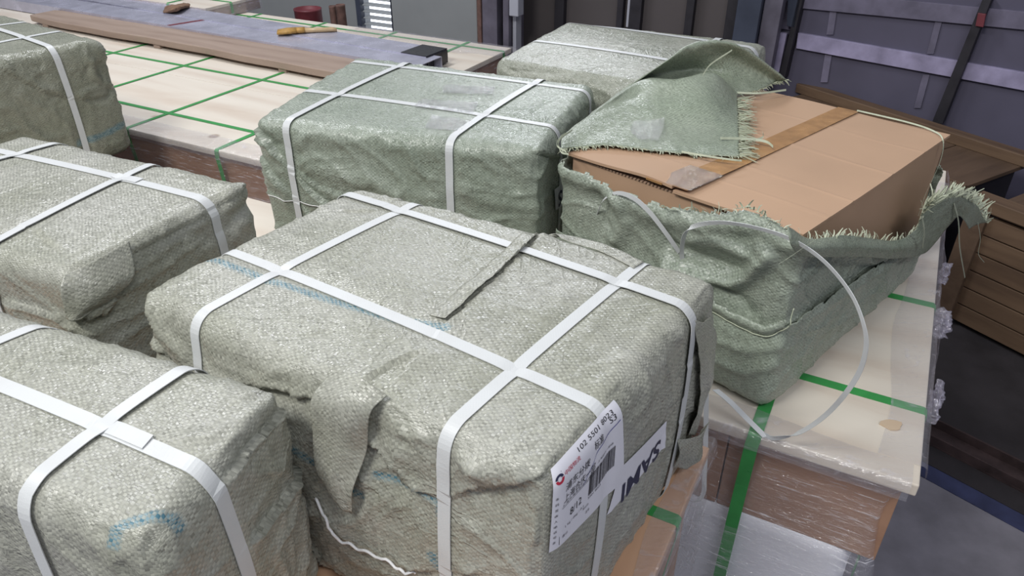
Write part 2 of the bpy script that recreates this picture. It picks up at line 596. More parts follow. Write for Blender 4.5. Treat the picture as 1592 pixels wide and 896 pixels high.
# blue line painted on the floor along the dark floor strip
b0, b1 = at(1440, 722, 0), at(1592, 803, 0)
dl = (b1 - b0) / np.linalg.norm(b1 - b0)
dn = np.array([-dl[1], dl[0], 0])
if dn[1] < 0:
    dn = -dn
bl = MB()
q = [b0 - dl * 1.6 - dn * 0.075, b0 + dl * 1.6 - dn * 0.075, b0 + dl * 1.6, b0 - dl * 1.6]
bl.hexa([p + np.array([0, 0, 0.0005]) for p in q], [p + np.array([0, 0, 0.003]) for p in q])
struct(bl.build('trim_1', M['bluepaint']))
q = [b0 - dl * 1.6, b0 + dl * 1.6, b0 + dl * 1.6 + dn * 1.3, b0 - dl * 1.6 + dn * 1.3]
dm = MB().hexa([p + np.array([0, 0, 0.0005]) for p in q], [p + np.array([0, 0, 0.006]) for p in q])  # thin dark sheet laid over this stretch of floor
tag(dm.build('dark_floor_sheet', M['mat']), 'dark floor sheet lying between the blue painted line and the slatted crates', 'mat')
# rusty channel lying on the dark sheet
rb = MB()
c0 = b0 + dn * 0.10
ez = np.array([0, 0, 1])
for (y0, y1, z0, z1) in ((0, 0.11, 0.006, 0.014), (0, 0.008, 0.014, 0.05), (0.102, 0.11, 0.014, 0.05)):
    rb.box_fr(c0, dl, dn, -1.1, 1.2, y0, y1, z0, z1)
tag(rb.build('steel_channel', M['rust'], bevel=0.001), 'rusty steel channel lying along the near edge of the dark floor sheet', 'beam')

# back wall: brown cladding sheets between dark posts, with a grey panelled bay and a louvre
BW = 4.75
PB = ab(0, BW)


def bw(x, y, off=0.0):
    return hit(x, y, ab(0, BW - off), VB)


def bw_a(x, y=40):
    return float(np.dot(bw(x, y), VA))


aL, aR = bw_a(-500), bw_a(1185)
a_l0, a_l1 = bw_a(562), bw_a(611)
zl0, zl1 = bw(585, 52)[2], bw(585, -60)[2]
wm = MB()
wm.box_ab(aL, a_l0, BW, BW + 0.12, 0, 2.3)
wm.box_ab(a_l1, bw_a(800), BW, BW + 0.12, 0, 2.3)
wm.box_ab(a_l0, a_l1, BW, BW + 0.12, 0, zl0)
wm.box_ab(a_l0, a_l1, BW, BW + 0.12, zl1, 2.3)
struct(wm.build('wall_back', M['greywall']))
wb = MB().box_ab(bw_a(800), aR, BW - 0.02, BW + 0.12, 0, 2.3)
wbo = struct(wb.build('wall_rear', M['brownwall']))
for x0, x1 in ((868, 882), (963, 972), (982, 1000), (1068, 1080), (1130, 1150)):
    MB().box_ab(bw_a(x0), bw_a(x1), BW - 0.07, BW - 0.02, 0, 2.3).build('post', M['blackgap'], wbo, bevel=0.003)
MB().box_ab(bw_a(977), bw_a(981), BW - 0.05, BW - 0.02, bw(979, 40)[2], 2.3).build('conduit', M['white'], wbo, bevel=0.002)
# louvre window
lw = MB()
lw.box_ab(a_l0 - 0.015, a_l0 + 0.03, BW - 0.03, BW + 0.02, zl0 - 0.03, zl1)
lw.box_ab(a_l1 - 0.004, a_l1 + 0.004, BW - 0.01, BW + 0.02, zl0 - 0.03, zl1)
lw.box_ab(a_l0, a_l1, BW - 0.02, BW + 0.02, zl0 - 0.03, zl0)
lwo = struct(lw.build('window_1', M['bluecol'], bevel=0.003))
nsl = 11
for k in range(nsl):
    z = zl0 + (zl1 - zl0) * (k + 0.2) / nsl
    m = MB()
    m.hexa([ab(a_l0 + .03, BW - .005, z), ab(a_l1, BW - .005, z), ab(a_l1, BW + .05, z + .012), ab(a_l0 + .03, BW + .05, z + .012)],
           [ab(a_l0 + .03, BW - .005, z + .004), ab(a_l1, BW - .005, z + .004), ab(a_l1, BW + .05, z + .016), ab(a_l0 + .03, BW + .05, z + .016)])
    m.build('slat', M['greywall'], lwo)
sk = MB().box_ab(a_l0 - .3, a_l1 + .3, BW + 0.5, BW + 0.52, 0.2, 3.0)  # glowing panel added to stand in for daylight beyond the louvre
struct(sk.build('daylight_panel', M['daylight']))

# right wall: leaning steel sheet wall with battens
w0, w1 = at(1225, 126, 0.62), at(1592, 196, 0.62)
wd = (w1 - w0)
wd[2] = 0
wd /= np.linalg.norm(wd)
wn = np.array([-wd[1], wd[0], 0])
if wn[1] < 0:
    wn = -wn


def rw(x, y, off=0.0):
    return hit(x, y, w0 - wn * off, wn)


E0 = float(np.dot(rw(1192, 60) - w0, wd))


def rwe(x, y):
    p = rw(x, y) - w0
    return float(np.dot(p, wd)), float(p[2] + w0[2])


w00 = w0.copy()
w00[2] = 0
rwm = MB().box_fr(w00, wd, wn, E0, 4.5, 0, 0.1, 0, 2.4)
rwo = struct(rwm.build('wall_right', M['sidewall']))


def rwquad(name, quad, mat, t0, t1, bev=0.002):
    """a board on the right wall whose four corners the photo shows"""
    P = [rw(*p) for p in quad]
    m = MB()
    m.hexa([p - wn * t0 for p in P], [p - wn * t1 for p in P])
    return m.build(name, mat, rwo, bevel=bev)


rwquad('batten', [(1240, 74), (1640, 148), (1640, 120), (1243, 50)], M['sidelight'], -0.005, 0.025)
rwquad('batten', [(1245, 12), (1640, 50), (1640, 22), (1247, -16)], M['lilac'], -0.005, 0.02)
rwquad('batten', [(1201, 42), (1240, 48), (1250, -4), (1208, -4)], M['lilac'], -0.005, 0.015)
for x0, y0, x1, y1 in ((1297, 8, 1290, 54), (1461, 26, 1446, 84), (1288, 84, 1281, 128), (1440, 116, 1426, 168)):
    rwquad('stud', [(x1 - 5, y1), (x1 + 6, y1), (x0 + 6, y0), (x0 - 5, y0)], M['lilac'], -0.005, 0.008)
rwquad('post', [(1216, 118), (1226, 118), (1254, 0), (1262, -40)][:2] + [(1254, -4), (1246, -4)], M['blackgap'], 0.0, 0.06)
rwquad('post', [(1454, 185), (1470, 188), (1546, -4), (1532, -4)], M['blackgap'], 0.0, 0.07)
rwquad('bracket', [(1522, 36), (1534, 38), (1538, 18), (1526, 16)], M['red'], 0.06, 0.085)
tw = rwquad('batten', [(1200, 108), (1216, 110), (1228, 50), (1207, 47)], M['sidelight'], 0.02, 0.05)
rwquad('rail', [(1229, 38), (1241, 40), (1251, -4), (1231, -4)], M['bluecol'], 0.03, 0.06)
# slate blue corner column where the walls meet
cb = MB().box_ab(bw_a(1150), bw_a(1186), BW - 0.16, BW - 0.02, 0, 2.3)
struct(cb.build('column', M['bluecol'], bevel=0.004))
cb = MB().box_ab(bw_a(1187), bw_a(1215), BW - 0.10, BW + 0.02, 0, 2.3)
struct(cb.build('column', M['purple'], bevel=0.004))

# grey cabinet panel and steel columns in front of the back wall
def atb(x, y, b):
    return hit(x, y, ab(0, b), VB)


bC = 4.45
aa = lambda x, b=bC: float(np.dot(atb(x, 40, b), VA))
gc = thing('cabinet', 'tall grey metal cabinet standing right of the bright louvre window', 'cabinet', ab((aa(612) + aa(744)) / 2, bC, 0))
MB().box_ab(aa(612), aa(744), bC, bC + 0.28, 0.06, 2.2).build('body', M['greywall'], gc, bevel=0.004)
MB().box_ab(aa(612) + .004, aa(744) - .004, bC - 0.012, bC, 0.08, 2.16).build('door', M['greywall'], gc, bevel=0.003)
MB().box_ab(aa(612) + .02, aa(744) - .02, bC + .02, bC + 0.26, 0, 0.06).build('plinth', M['blackgap'], gc)
sc_ = thing('steel_column', 'lilac grey steel column with a rusty edge beside the grey cabinet', 'column', ab(aa(762), bC, 0))
MB().box_ab(aa(752), aa(775), bC - .02, bC + 0.2, 0, 2.3).build('flange', M['purple'], sc_, bevel=0.004)
MB().box_ab(aa(745.5), aa(751.5), bC - .03, bC + 0.02, 0, 2.3).build('edge', M['rustedge'], sc_, bevel=0.002)
MB().box_ab(aa(776), aa(783), bC + .06, bC + 0.2, 0, 2.3).build('gap_fill', M['blackgap'], sc_)  # dark strip filling the gap between the two columns
s2 = thing('steel_column', 'narrow grey steel column carrying a white enamel box', 'column', ab(aa(792), bC, 0))
MB().box_ab(aa(784), aa(793), bC - .02, bC + 0.2, 0, 2.3).build('flange', M['purple'], s2, bevel=0.004)
MB().box_ab(aa(794.5), aa(800), bC + .02, bC + 0.1, 0, 2.3).build('conduit', M['white'], s2, bevel=0.004)
jb = MB().box_ab(aa(798), aa(812), bC - .06, bC + 0.02, float(atb(805, 23, bC)[2]), 1.75)
tag(jb.build('junction_box', M['white'], bevel=0.006), 'white enamel box fixed to the narrow steel column at the top', 'box')


def drum(name, x0, x1, ytop, b, mat, label, cat, group=None):
    c = atb((x0 + x1) / 2, ytop, b)
    r = (aa(x1, b) - aa(x0, b)) / 2 * 0.92
    n = 24
    prof = [(r * .96, 0), (r, .01), (r, .3), (r * 1.03, .31), (r, .32), (r, c[2] - .32), (r * 1.03, c[2] - .31), (r, c[2] - .3), (r, c[2] - .015),
            (r * 1.03, c[2] - .01), (r * 1.03, c[2]), (r * .93, c[2]), (r * .93, c[2] - .02), (0.001, c[2] - .02)]
    V, Fc = [], []
    for rr, z in prof:
        for s in range(n):
            V.append((c[0] + rr * math.cos(2 * PI * s / n), c[1] + rr * math.sin(2 * PI * s / n), z))
    for k in range(len(prof) - 1):
        for s in range(n):
            t = (s + 1) % n
            Fc.append((k * n + s, k * n + t, (k + 1) * n + t, (k + 1) * n + s))
    Fc.append(tuple(range(n))[::-1])
    o = mesh_from(name, V, Fc, mat, smooth=True)
    return tag(o, label, cat, group)


drum('steel_drum', 461, 495, 13, 4.3, M['red'], 'dark red steel drum standing behind the long plywood crate', 'drum')
drum('steel_pipe', 512, 521, 9, 4.3, M['rustedge'], 'shorter brown upright pipe next to the red drum', 'pipe')
drum('steel_pipe', 523, 535, 7, 4.3, M['rustedge'], 'thicker brown upright pipe left of the louvre window', 'pipe')

# ------------------------------------------------------------------ slatted pine crates by the right wall
eK = np.array([math.cos(math.radians(-59)), math.sin(math.radians(-59)), 0])
nK = np.array([-eK[1], eK[0], 0])
ZK, NK = 0.60, 3.17


def slat_crate(e0, e1, label, depth=0.70):
    o = thing('slatted_crate', label, 'crate', eK * (e0 + e1) / 2 + nK * (NK + depth / 2), 'slatted pine crates')
    O = np.zeros(3)
    # top boards, recessed
    nb = 4
    for k in range(nb):
        u0 = e0 + .05 + (e1 - e0 - .1) * k / nb
        u1 = e0 + .05 + (e1 - e0 - .1) * (k + 1) / nb - .006
        MB().box_fr(O, eK, nK, u0, u1, NK + .03, NK + depth - .03, ZK - .055, ZK - .035).build('top_board', M['crate_b'], o, bevel=.002)
    for n0, n1 in ((NK - .005, NK + .075), (NK + depth - .075, NK + depth)):
        MB().box_fr(O, eK, nK, e0, e1, n0, n1, ZK - .035, ZK + .02).build('rail', M['crate'], o, bevel=.004)
    for u0 in (e0, e1 - .09):
        MB().box_fr(O, eK, nK, u0, u0 + .09, NK - .012, NK + .02, .02, ZK - .04).build('post', M['crate_b'], o, bevel=.003)
    MB().box_fr(O, eK, nK, e0 + .09, e1 - .09, NK + .09, NK + depth - .03, .03, ZK - .06).build('inner_box', M['blackgap'], o)
    for k in range(6):
        z0 = .03 + (ZK - .08) * k / 6
        MB().box_fr(O, eK, nK, e0 + .02, e1 - .02, NK + .01, NK + .03, z0, z0 + (ZK - .08) / 6 - .006).build('slat', M['crate'], o, bevel=.002)
    return o


slat_crate(-2.95, -1.53, 'slatted pine crate on the far side of the dark gap, behind the opened carton')
slat_crate(-1.46, -0.2, 'slatted pine crate nearest the camera at the right edge of the photo')


# ------------------------------------------------------------------ crates under the parcels
def strap_band(root, pts, wdir, w=0.018, name='strap', mat='green', th=0.0012):
    return MB().ribbon(pts, wdir, w, th).build(name, M[mat], root)


def crate(name, label, a0, a1, b0, b1, z=0.95, top='ply', side='card_side', film=True, ov=0.015, tk=0.028, film_mat='film', low=0.0):
    o = thing(name, label, 'crate', ab((a0 + a1) / 2, (b0 + b1) / 2, 0))
    MB().box_ab(a0, a1, b0, b1, z - tk, z).build('lid', M[top], o, bevel=.003)
    MB().box_ab(a0 + ov, a1 - ov, b0 + ov, b1 - ov, low, z - tk).build('side_panel', M[side], o, bevel=.003)
    return o


# right crate: plywood lid, board sides, white foam below, stretch film
RA0, RA1, RB0, RB1 = -1.22, 0.205, 1.165, 2.78
rc = thing('wrapped_crate', 'film wrapped crate with pale plywood lid and white foam, under the opened carton', 'crate', ab((RA0 + RA1) / 2, (RB0 + RB1) / 2, 0))
MB().box_ab(RA0, RA1, RB0, RB1, .922, .95).build('lid', M['ply'], rc, bevel=.003)
for k, (x0, x1) in enumerate(((RA0 + .02, -.62), (-.618, -.135), (-.132, RA1 - .018))):
    MB().box_ab(x0, x1, RB0 + .03, RB1 - .03, .70, .921).build('side_panel', M['card_side'], rc, bevel=.002)


def pillow(name, a0, a1, b0, b1, z0, z1, mat, parent, r=.04, seed=1, amp=.012, step=.02):
    P, Fc, _, N = rounded_cube((a1 - a0) / 2, (b1 - b0) / 2, z1 - z0, r, step)
    d = noise3(P * np.array([4, 4, 7]), seed) * amp + noise3(P * 16, seed) * amp * .25
    P = P + N * d[:, None]
    c = ab((a0 + a1) / 2, (b0 + b1) / 2, z0)
    V = c + P[:, :1] * VA + P[:, 1:2] * VB + P[:, 2:] * np.array([0, 0, 1])
    return mesh_from(name, V, Fc, mat, parent)


def cube_grid(hu, hv, h, step):
    """surface grid of a box; returns cube points, quads, per-loop face uv, face side index"""
    ns = [max(2, int(math.ceil(2 * hu / step))), max(2, int(math.ceil(2 * hv / step))), max(2, int(math.ceil(h / step)))]
    gu, gv, gw = np.linspace(-hu, hu, ns[0] + 1), np.linspace(-hv, hv, ns[1] + 1), np.linspace(0, h, ns[2] + 1)
    idx, pts, quads, uvs, side = {}, [], [], [], []

    def vid(i, j, k):
        key = (i, j, k)
        if key not in idx:
            idx[key] = len(pts)
            pts.append((gu[i], gv[j], gw[k]))
        return idx[key]

    nu, nv, nw = ns
    for i in range(nu):
        for j in range(nv):
            quads.append((vid(i, j, nw), vid(i + 1, j, nw), vid(i + 1, j + 1, nw), vid(i, j + 1, nw)))
            uvs += [(gu[i], gv[j]), (gu[i + 1], gv[j]), (gu[i + 1], gv[j + 1]), (gu[i], gv[j + 1])]
            side.append(0)
            quads.append((vid(i, j + 1, 0), vid(i + 1, j + 1, 0), vid(i + 1, j, 0), vid(i, j, 0)))
            uvs += [(gu[i], gv[j]), (gu[i + 1], gv[j]), (gu[i + 1], gv[j + 1]), (gu[i], gv[j + 1])]
            side.append(5)
    for i in range(nu):
        for k in range(nw):
            for j, s in ((0, 1), (nv, 3)):
                q = [(i, k), (i + 1, k), (i + 1, k + 1), (i, k + 1)]
                if s == 3:
                    q = q[::-1]
                quads.append(tuple(vid(a, j, b) for a, b in q))
                uvs += [(gu[a] + 3 * s, gw[b]) for a, b in q]
                side.append(s)
    for j in range(nv):
        for k in range(nw):
            for i, s in ((nu, 2), (0, 4)):
                q = [(j, k), (j + 1, k), (j + 1, k + 1), (j, k + 1)]
                if s == 4:
                    q = q[::-1]
                quads.append(tuple(vid(i, a, b) for a, b in q))
                uvs += [(gv[a] + 3 * s, gw[b]) for a, b in q]
                side.append(s)
    return np.array(pts), quads, np.array(uvs), np.array(side)


def round_pts(Q, hu, hv, h, r):
    """pull cube surface points onto a rounded box; returns points and outward normals"""
    c = Q - np.array([0, 0, h / 2])
    hd = np.array([hu, hv, h / 2])
    inn = np.clip(c, -(hd - r), hd - r)
    d = c - inn
    L = np.linalg.norm(d, axis=1)
    n = d / (L[:, None] + 1e-12)
    return inn + n * r + np.array([0, 0, h / 2]), n


def rounded_cube(hu, hv, h, r, step):
    Q, Fc, uv, side = cube_grid(hu, hv, h, step)
    P, N = round_pts(Q, hu, hv, h, r)
    return P, Fc, uv, N


pillow('foam_layer', RA0 + .03, RA1 - .052, RB0 + .022, RB1 - .03, .03, .72, M['foam'], rc, .05, 3, .010)
MB().box_ab(RA0 + .1, RA1 - .1, RB0 + .1, RB1 - .1, 0, .06).build('pallet_base', M['plank'], rc)
# green straps of the right crate
ua = float(np.dot(at(1190, 632, .95), VA))
strap_band(rc, [ab(ua + .0, RB0 + 1.2, .9515), ab(ua, RB0 + .004, .9515), ab(ua, RB0 - .004, .947), ab(ua - .002, RB0 - .006, .92), ab(ua - .004, RB0 + .006, .80), ab(ua - .006, RB0 + .004, .55), ab(ua - .006, RB0 + .006, .1)], VA, .026)
for x, y in ((1340, 612), (1432, 471)):
    vb = float(np.dot(at(x, y, .95), VB))
    strap_band(rc, [ab(RA0 + .3, vb, .9515), ab(RA1 - .003, vb, .9515), ab(RA1 + .003, vb, .946), ab(RA1 + .004, vb, .92), ab(RA1 - .02, vb, .75), ab(RA1 - .02, vb, .2)], -VB, .024)


def film_wall(name, pts, z0, z1, mat, parent, seed=5, amp=.006, nz=26, sub=40, close=False, zf=None):
    """stretch film hung along a ground polyline (a, b pairs)"""
    P = np.array([ab(*p) for p in pts])
    seg = np.linalg.norm(np.diff(P, axis=0), axis=1)
    s = np.r_[0, np.cumsum(seg)]
    ts = np.linspace(0, s[-1], sub)
    X = np.array([np.interp(ts, s, P[:, k]) for k in range(2)]).T
    tn = np.gradient(X, axis=0)
    tn /= np.linalg.norm(tn, axis=1)[:, None]
    nr = np.stack([tn[:, 1], -tn[:, 0]], 1)
    V = []
    for j in range(nz + 1):
        z = z0 + (z1 - z0) * j / nz
        q = np.column_stack([X, np.full(len(X), z)])
        d = noise3(q * np.array([6, 6, 14]), seed) * amp + noise3(q * np.array([20, 20, 60]), seed + 2) * amp * .3
        if zf:
            d = d + zf(z)
        q[:, :2] += nr * d[:, None]
        V += list(q)
    n = len(X)
    Fc = [(j * n + i, j * n + i + 1, (j + 1) * n + i + 1, (j + 1) * n + i) for j in range(nz) for i in range(n - 1)]
    return mesh_from(name, V, Fc, mat, parent)


film_wall('stretch_film', [(RA0, RB0 - .008), (-.5, RB0 - .008), (RA1 - .03, RB0 - .008), (RA1 - .008, RB0 + .01), (RA1 - .012, RB0 + .3), (RA1 - .012, RB1)], .1, .93, M['film'], rc, 5, .005, 40, 90,
          zf=lambda z: -.022 * sstep(.93, .86, z) + .018 * sstep(.76, .66, z) - .004)
film_wall('stretch_film', [(RA1 + .012, RB0 + .26), (RA1 + .012, RB1)], .60, .955, M['film_edge'], rc, 9, .010, 22, 60)
# film gathered over the right edge of the lid
vb0 = float(np.dot(at(1432, 700, .95), VB))
net = [[ab(RA1 - .075 + .01 * math.sin(k * 1.7), RB0 + .05 + k * .16, .9525), ab(RA1 - .03, RB0 + .05 + k * .16, .9535), ab(RA1 + .008, RB0 + .05 + k * .16, .952), ab(RA1 + .014, RB0 + .05 + k * .16, .92)] for k in range(10)]
sheet('stretch_film', net, 16, 90, M['film_top'], rc, .0012, 12, 0)

net = [[ab(RA0 + .35 + k * .118, RB0 + .060 + .012 * math.sin(k * 1.3), .9528), ab(RA0 + .35 + k * .118, RB0 + .03, .9536), ab(RA0 + .35 + k * .118, RB0 - .008, .953), ab(RA0 + .35 + k * .118, RB0 - .013, .915)] for k in range(10)]
sheet('stretch_film', net, 16, 110, M['film_top'], rc, .0014, 14, 0)
pc_ = at(1386, 662, .9508)
cv = [pc_ + np.array([.020 * math.cos(t) * (1 + .25 * math.sin(3 * t)), .015 * math.sin(t), 0]) for t in np.linspace(0, 2 * PI, 14)[:-1]]
chip = MB().add(cv + [p + np.array([0, 0, .003]) for p in cv], [tuple(range(13))[::-1], tuple(range(13, 26))] + [(k, (k + 1) % 13, 13 + (k + 1) % 13, 13 + k) for k in range(13)])
tag(chip.build('wood_chip', M['ply_edge']), 'small yellowish wood chip lying on the pale plywood lid near its right corner', 'chip')


def crumple(name, c, ra, rb_, rz, parent, mat, seed):
    P, Fc, uv, N = rounded_cube(ra, rb_, rz * 2, min(ra, rb_, rz) * .95, min(ra, rb_, rz) / 7)
    d = ridged(P * 55, seed, 2) * ra * .8 - ra * .4 + noise3(P * 120, seed) * ra * .25
    P = P + N * (d - ra * .3)[:, None]
    V = np.asarray(c) + P[:, :1] * VA + P[:, 1:2] * VB + (P[:, 2:] - rz) * np.array([0, 0, 1])
    return mesh_from(name, V, Fc, mat, parent)


for x, y, s1, s2, sd in ((1462, 500, .020, .045, 2), (1452, 418, .014, .022, 3), (1451, 620, .011, .05, 4)):
    p = at(x, y, .93)
    a_ = RA1 + .022
    b_ = float(np.dot(p, VB))
    crumple('film_bunch', ab(a_, b_, .925), s1, s2, .03, rc, M['film_edge'], sd)

# crate under the large central parcel
CA0, CA1, CB0, CB1 = -2.0, -0.152, 0.18, 1.085
cc = thing('wrapped_crate', 'film wrapped crate with orange wooden lid under the large central parcel', 'crate', ab((CA0 + CA1) / 2, (CB0 + CB1) / 2, 0))
MB().box_ab(CA0, CA1, CB0, CB1, .922, .95).build('lid', M['board'], cc, bevel=.003)
MB().box_ab(CA0 + .02, CA1 - .02, CB0 + .02, CB1 - .02, .06, .921).build('side_panel', M['card_side'], cc, bevel=.003)
MB().box_ab(CA0 + .1, CA1 - .1, CB0 + .1, CB1 - .1, 0, .06).build('pallet_base', M['plank'], cc)
vb = float(np.dot(at(1033, 802, .95), VB))
strap_band(cc, [ab(-.9, vb, .9515), ab(CA1 - .003, vb, .9515), ab(CA1 + .003, vb, .946), ab(CA1 + .003, vb, .92), ab(CA1 - .014, vb, .75), ab(CA1 - .014, vb, .2)], -VB, .024)
film_wall('stretch_film', [(CA1 + .006, CB0), (CA1 + .006, CB1 - .02), (CA1 - .01, CB1 + .006), (CA0, CB1 + .006)], .1, .945, M['film'], cc, 15, .006, 36, 90, zf=lambda z: .012 * sstep(.93, .8, z))
net = [[ab(CA1 - .035 + .008 * math.sin(k * 2.1), CB0 + .02 + k * .13, .9528), ab(CA1 - .015, CB0 + .02 + k * .13, .9535), ab(CA1 + .006, CB0 + .02 + k * .13, .952), ab(CA1 + .012, CB0 + .02 + k * .13, .92)] for k in range(8)]
sheet('stretch_film', net, 14, 60, M['film_top'], cc, .0012, 22, 0)

# crate between the parcels at the left
DA0, DA1, DB0, DB1 = -3.4, -1.25, 1.11, 1.50
dc = crate('plywood_crate', 'pale plywood topped crate glimpsed between the middle parcel and the mid left parcel', DA0, DA1, DB0, DB1)
va = -1.62
strap_band(dc, [ab(DA0, 1.29, .9515), ab(DA1 - .01, 1.29, .9515)], VB, .018)
film_wall('stretch_film', [(DA1 + .0, DB1 + .006), (DA0, DB1 + .006)], .5, .95, M['film'], dc, 25, .005)

# long plywood crate at the back left
EA0, EA1, EB0, EB1 = -5.6, -1.885, 1.745, 3.54
ec = thing('plywood_crate', 'long plywood topped crate crossed by green straps, carrying the old plank', 'crate', ab((EA0 + EA1) / 2, (EB0 + EB1) / 2, 0))
nb = 3
for k in range(nb):
    y0 = EB0 + (EB1 - EB0) * k / nb
    y1 = EB0 + (EB1 - EB0) * (k + 1) / nb - .003
    MB().box_ab(EA0, EA1, y0, y1, .925, .95).build('lid_sheet', M['ply'], ec, bevel=.002)
MB().box_ab(EA0 + .02, EA1 - .02, EB0 + .02, EB1 - .02, .06, .924).build('side_panel', M['card_side'], ec, bevel=.003)
MB().box_ab(EA0 + .1, EA1 - .1, EB0 + .1, EB1 - .1, 0, .06).build('pallet_base', M['plank'], ec)
for x, y in ((264, 176), (173, 137), (359, 224), (190, 79)):
    a_ = float(np.dot(at(x, y, .95), VA))
    strap_band(ec, [ab(a_, EB1, .9515), ab(a_, EB0 + .004, .9515), ab(a_, EB0 - .003, .946), ab(a_, EB0 - .004, .92), ab(a_ + .002, EB0 + .012, .7), ab(a_ + .002, EB0 + .012, .2)], VA, .020)
for y in ((176, 83, 400, 123), (173, 154, 395, 209), (485, 37, 640, 63)):
    b_ = float(np.dot((at(y[0], y[1], .95) + at(y[2], y[3], .95)) / 2, VB))
    strap_band(ec, [ab(EA0, b_, .9525), ab(EA1 - .004, b_, .9525), ab(EA1 + .003, b_, .947), ab(EA1 + .003, b_, .92), ab(EA1 - .014, b_, .5)], -VB, .020)
film_wall('stretch_film', [(EA0, EB0 - .004), (EA1, EB0 - .004), (EA1 + .006, EB0), (EA1 + .006, EB1)], .3, .948, M['film'], ec, 35, .005, 30, 120)
net = [[ab(EA0 + 1 + k * .27, EB0 + .10, .9535), ab(EA0 + 1 + k * .27, EB0 + .04, .9545), ab(EA0 + 1 + k * .27, EB0 - .006, .953), ab(EA0 + 1 + k * .27, EB0 - .012, .92)] for k in range(11)]
sheet('stretch_film', net, 14, 80, M['film_top'], ec, .0015, 42, 0)
net = [[ab(-2.9 + k * .13, EB1 - .22 + .03 * math.sin(k * 1.9), .9535), ab(-2.9 + k * .13, EB1 - .1, .958), ab(-2.9 + k * .13, EB1 + .004, .955), ab(-2.9 + k * .13, EB1 + .01, .92)] for k in range(9)]
sheet('stretch_film', net, 14, 80, M['film_top'], ec, .004, 43, 0)

# further crate behind, film wrapped, only its corner in view
GA0, GA1, GB0, GB1, gz0, gz = -5.5, -3.775, 3.215, 3.66, .9545, 1.03
gcz = thing('wrapped_sheets', 'film wrapped stack of pale sheets lying on the long crate behind the aluminium bars', 'crate', ab((GA0 + GA1) / 2, (GB0 + GB1) / 2, gz0))
MB().box_ab(GA0, GA1, GB0, GB1, gz - .018, gz).build('lid', M['ply'], gcz, bevel=.002)
MB().box_ab(GA0 + .004, GA1 - .004, GB0 + .004, GB1 - .004, gz0, gz - .019).build('sheets', M['plank'], gcz, bevel=.002)
for o_ in (.32, .95):
    strap_band(gcz, [ab(GA1 - o_, GB1, gz + .0015), ab(GA1 - o_, GB0 + .003, gz + .0015), ab(GA1 - o_, GB0 - .004, gz - .01), ab(GA1 - o_, GB0 - .003, gz0 + .01)], VA, .02)
strap_band(gcz, [ab(GA0, GB0 + .2, gz + .002), ab(GA1 - .003, GB0 + .2, gz + .002), ab(GA1 + .003, GB0 + .2, gz - .004), ab(GA1 + .003, GB0 + .2, gz0 + .01)], -VB, .02)
film_wall('stretch_film', [(GA0, GB0 - .006), (GA1, GB0 - .006), (GA1 + .006, GB0), (GA1 + .006, GB1)], gz0, gz, M['film_edge'], gcz, 45, .003, 12, 90)

# ------------------------------------------------------------------ plank, bars and small things on the long crate
pk = MB()
zt = 1.004
T = [at(200, 53, zt), at(480, 104, zt)]
dP = (T[1] - T[0]) / np.linalg.norm(T[1] - T[0])
nP = np.array([-dP[1], dP[0], 0])
wP = float(np.dot(at(340, 54, zt) - T[0], nP))
uL = float(np.dot(at(40, 24, zt) - T[0], dP))
V, Fc = [], []
npk = 40
uR = uL + 2.66
for i in range(npk + 1):
    u = uL + (uR - uL) * i / npk
    wig = .004 * math.sin(u * 5) + .003 * math.sin(u * 13)
    nick = .05 * max(0, 1 - i / 2.0)
    for (yy, zz) in ((0 + wig + nick * .3, zt - .036), (wP - wig * .5 - nick, zt - .036), (wP - wig * .5 - nick, zt), (0 + wig + nick * .3, zt)):
        V.append(T[0] * np.array([1, 1, 0]) + dP * u + nP * yy + np.array([0, 0, zz + .002 * math.sin(u * 3)]))
for i in range(npk):
    for c in range(4):
        d = (c + 1) % 4
        Fc.append((i * 4 + c, i * 4 + d, i * 4 + 4 + d, i * 4 + 4 + c))
Fc += [(3, 2, 1, 0), tuple(4 * npk + k for k in range(4))]
plank = mesh_from('wooden_plank', V, Fc, M['plank'], smooth=False)
plank.modifiers.new('bevel', 'BEVEL').width = .004
tag(plank, 'long weathered brown wooden plank lying along the plywood crate', 'plank')
for u in (.12, 1.1, 2.0):
    p = T[0] * np.array([1, 1, 0]) + dP * (uL + u)
    bt = MB().box_fr(p, dP, nP, 0, .05, .01, wP - .01, .95, zt - .0365)
    tag(bt.build('batten', M['plank'], bevel=.002), 'short dark wooden batten holding up the weathered plank', 'batten', 'battens under the plank')


def bar(near0, near1, far0, far1, zt, label, L0, R_px, th=.065, cap=False, zb=.9545):
    p0, p1 = at(*near0, zt), at(*near1, zt)
    d = (p1 - p0) / np.linalg.norm(p1 - p0)
    n = np.array([-d[1], d[0], 0])
    w = float(np.dot((at(*far0, zt) + at(*far1, zt)) / 2 - p0, n))
    ur = float(np.dot(at(*R_px, zt) - p0, d))
    o0 = p0 * np.array([1, 1, 0])
    r = thing('aluminium_bar', label, 'bar', o0 + d * ur / 2 + np.array([0, 0, zb]), 'aluminium bars on the plywood crate')
    t = .003
    m = MB()
    m.box_fr(o0, d, n, L0, ur, 0, w, zt - t, zt)
    m.box_fr(o0, d, n, L0, ur, 0, w, zb, zb + t)
    m.box_fr(o0, d, n, L0, ur, 0, t, zb + t, zt - t)
    m.box_fr(o0, d, n, L0, ur, w - t, w, zb + t, zt - t)
    m.build('profile', M['alu'], r)
    if cap:
        c = MB()
        c.box_fr(o0, d, n, ur - .15, ur + .002, -.002, w + .002, zt + .0005, zt + .004)
        c.box_fr(o0, d, n, ur - .004, ur + .006, 0.002, w - .002, zb + .002, zt - .001)
        c.build('end_cap', M['black'], r, bevel=.001)
    return r, o0, d, n, w


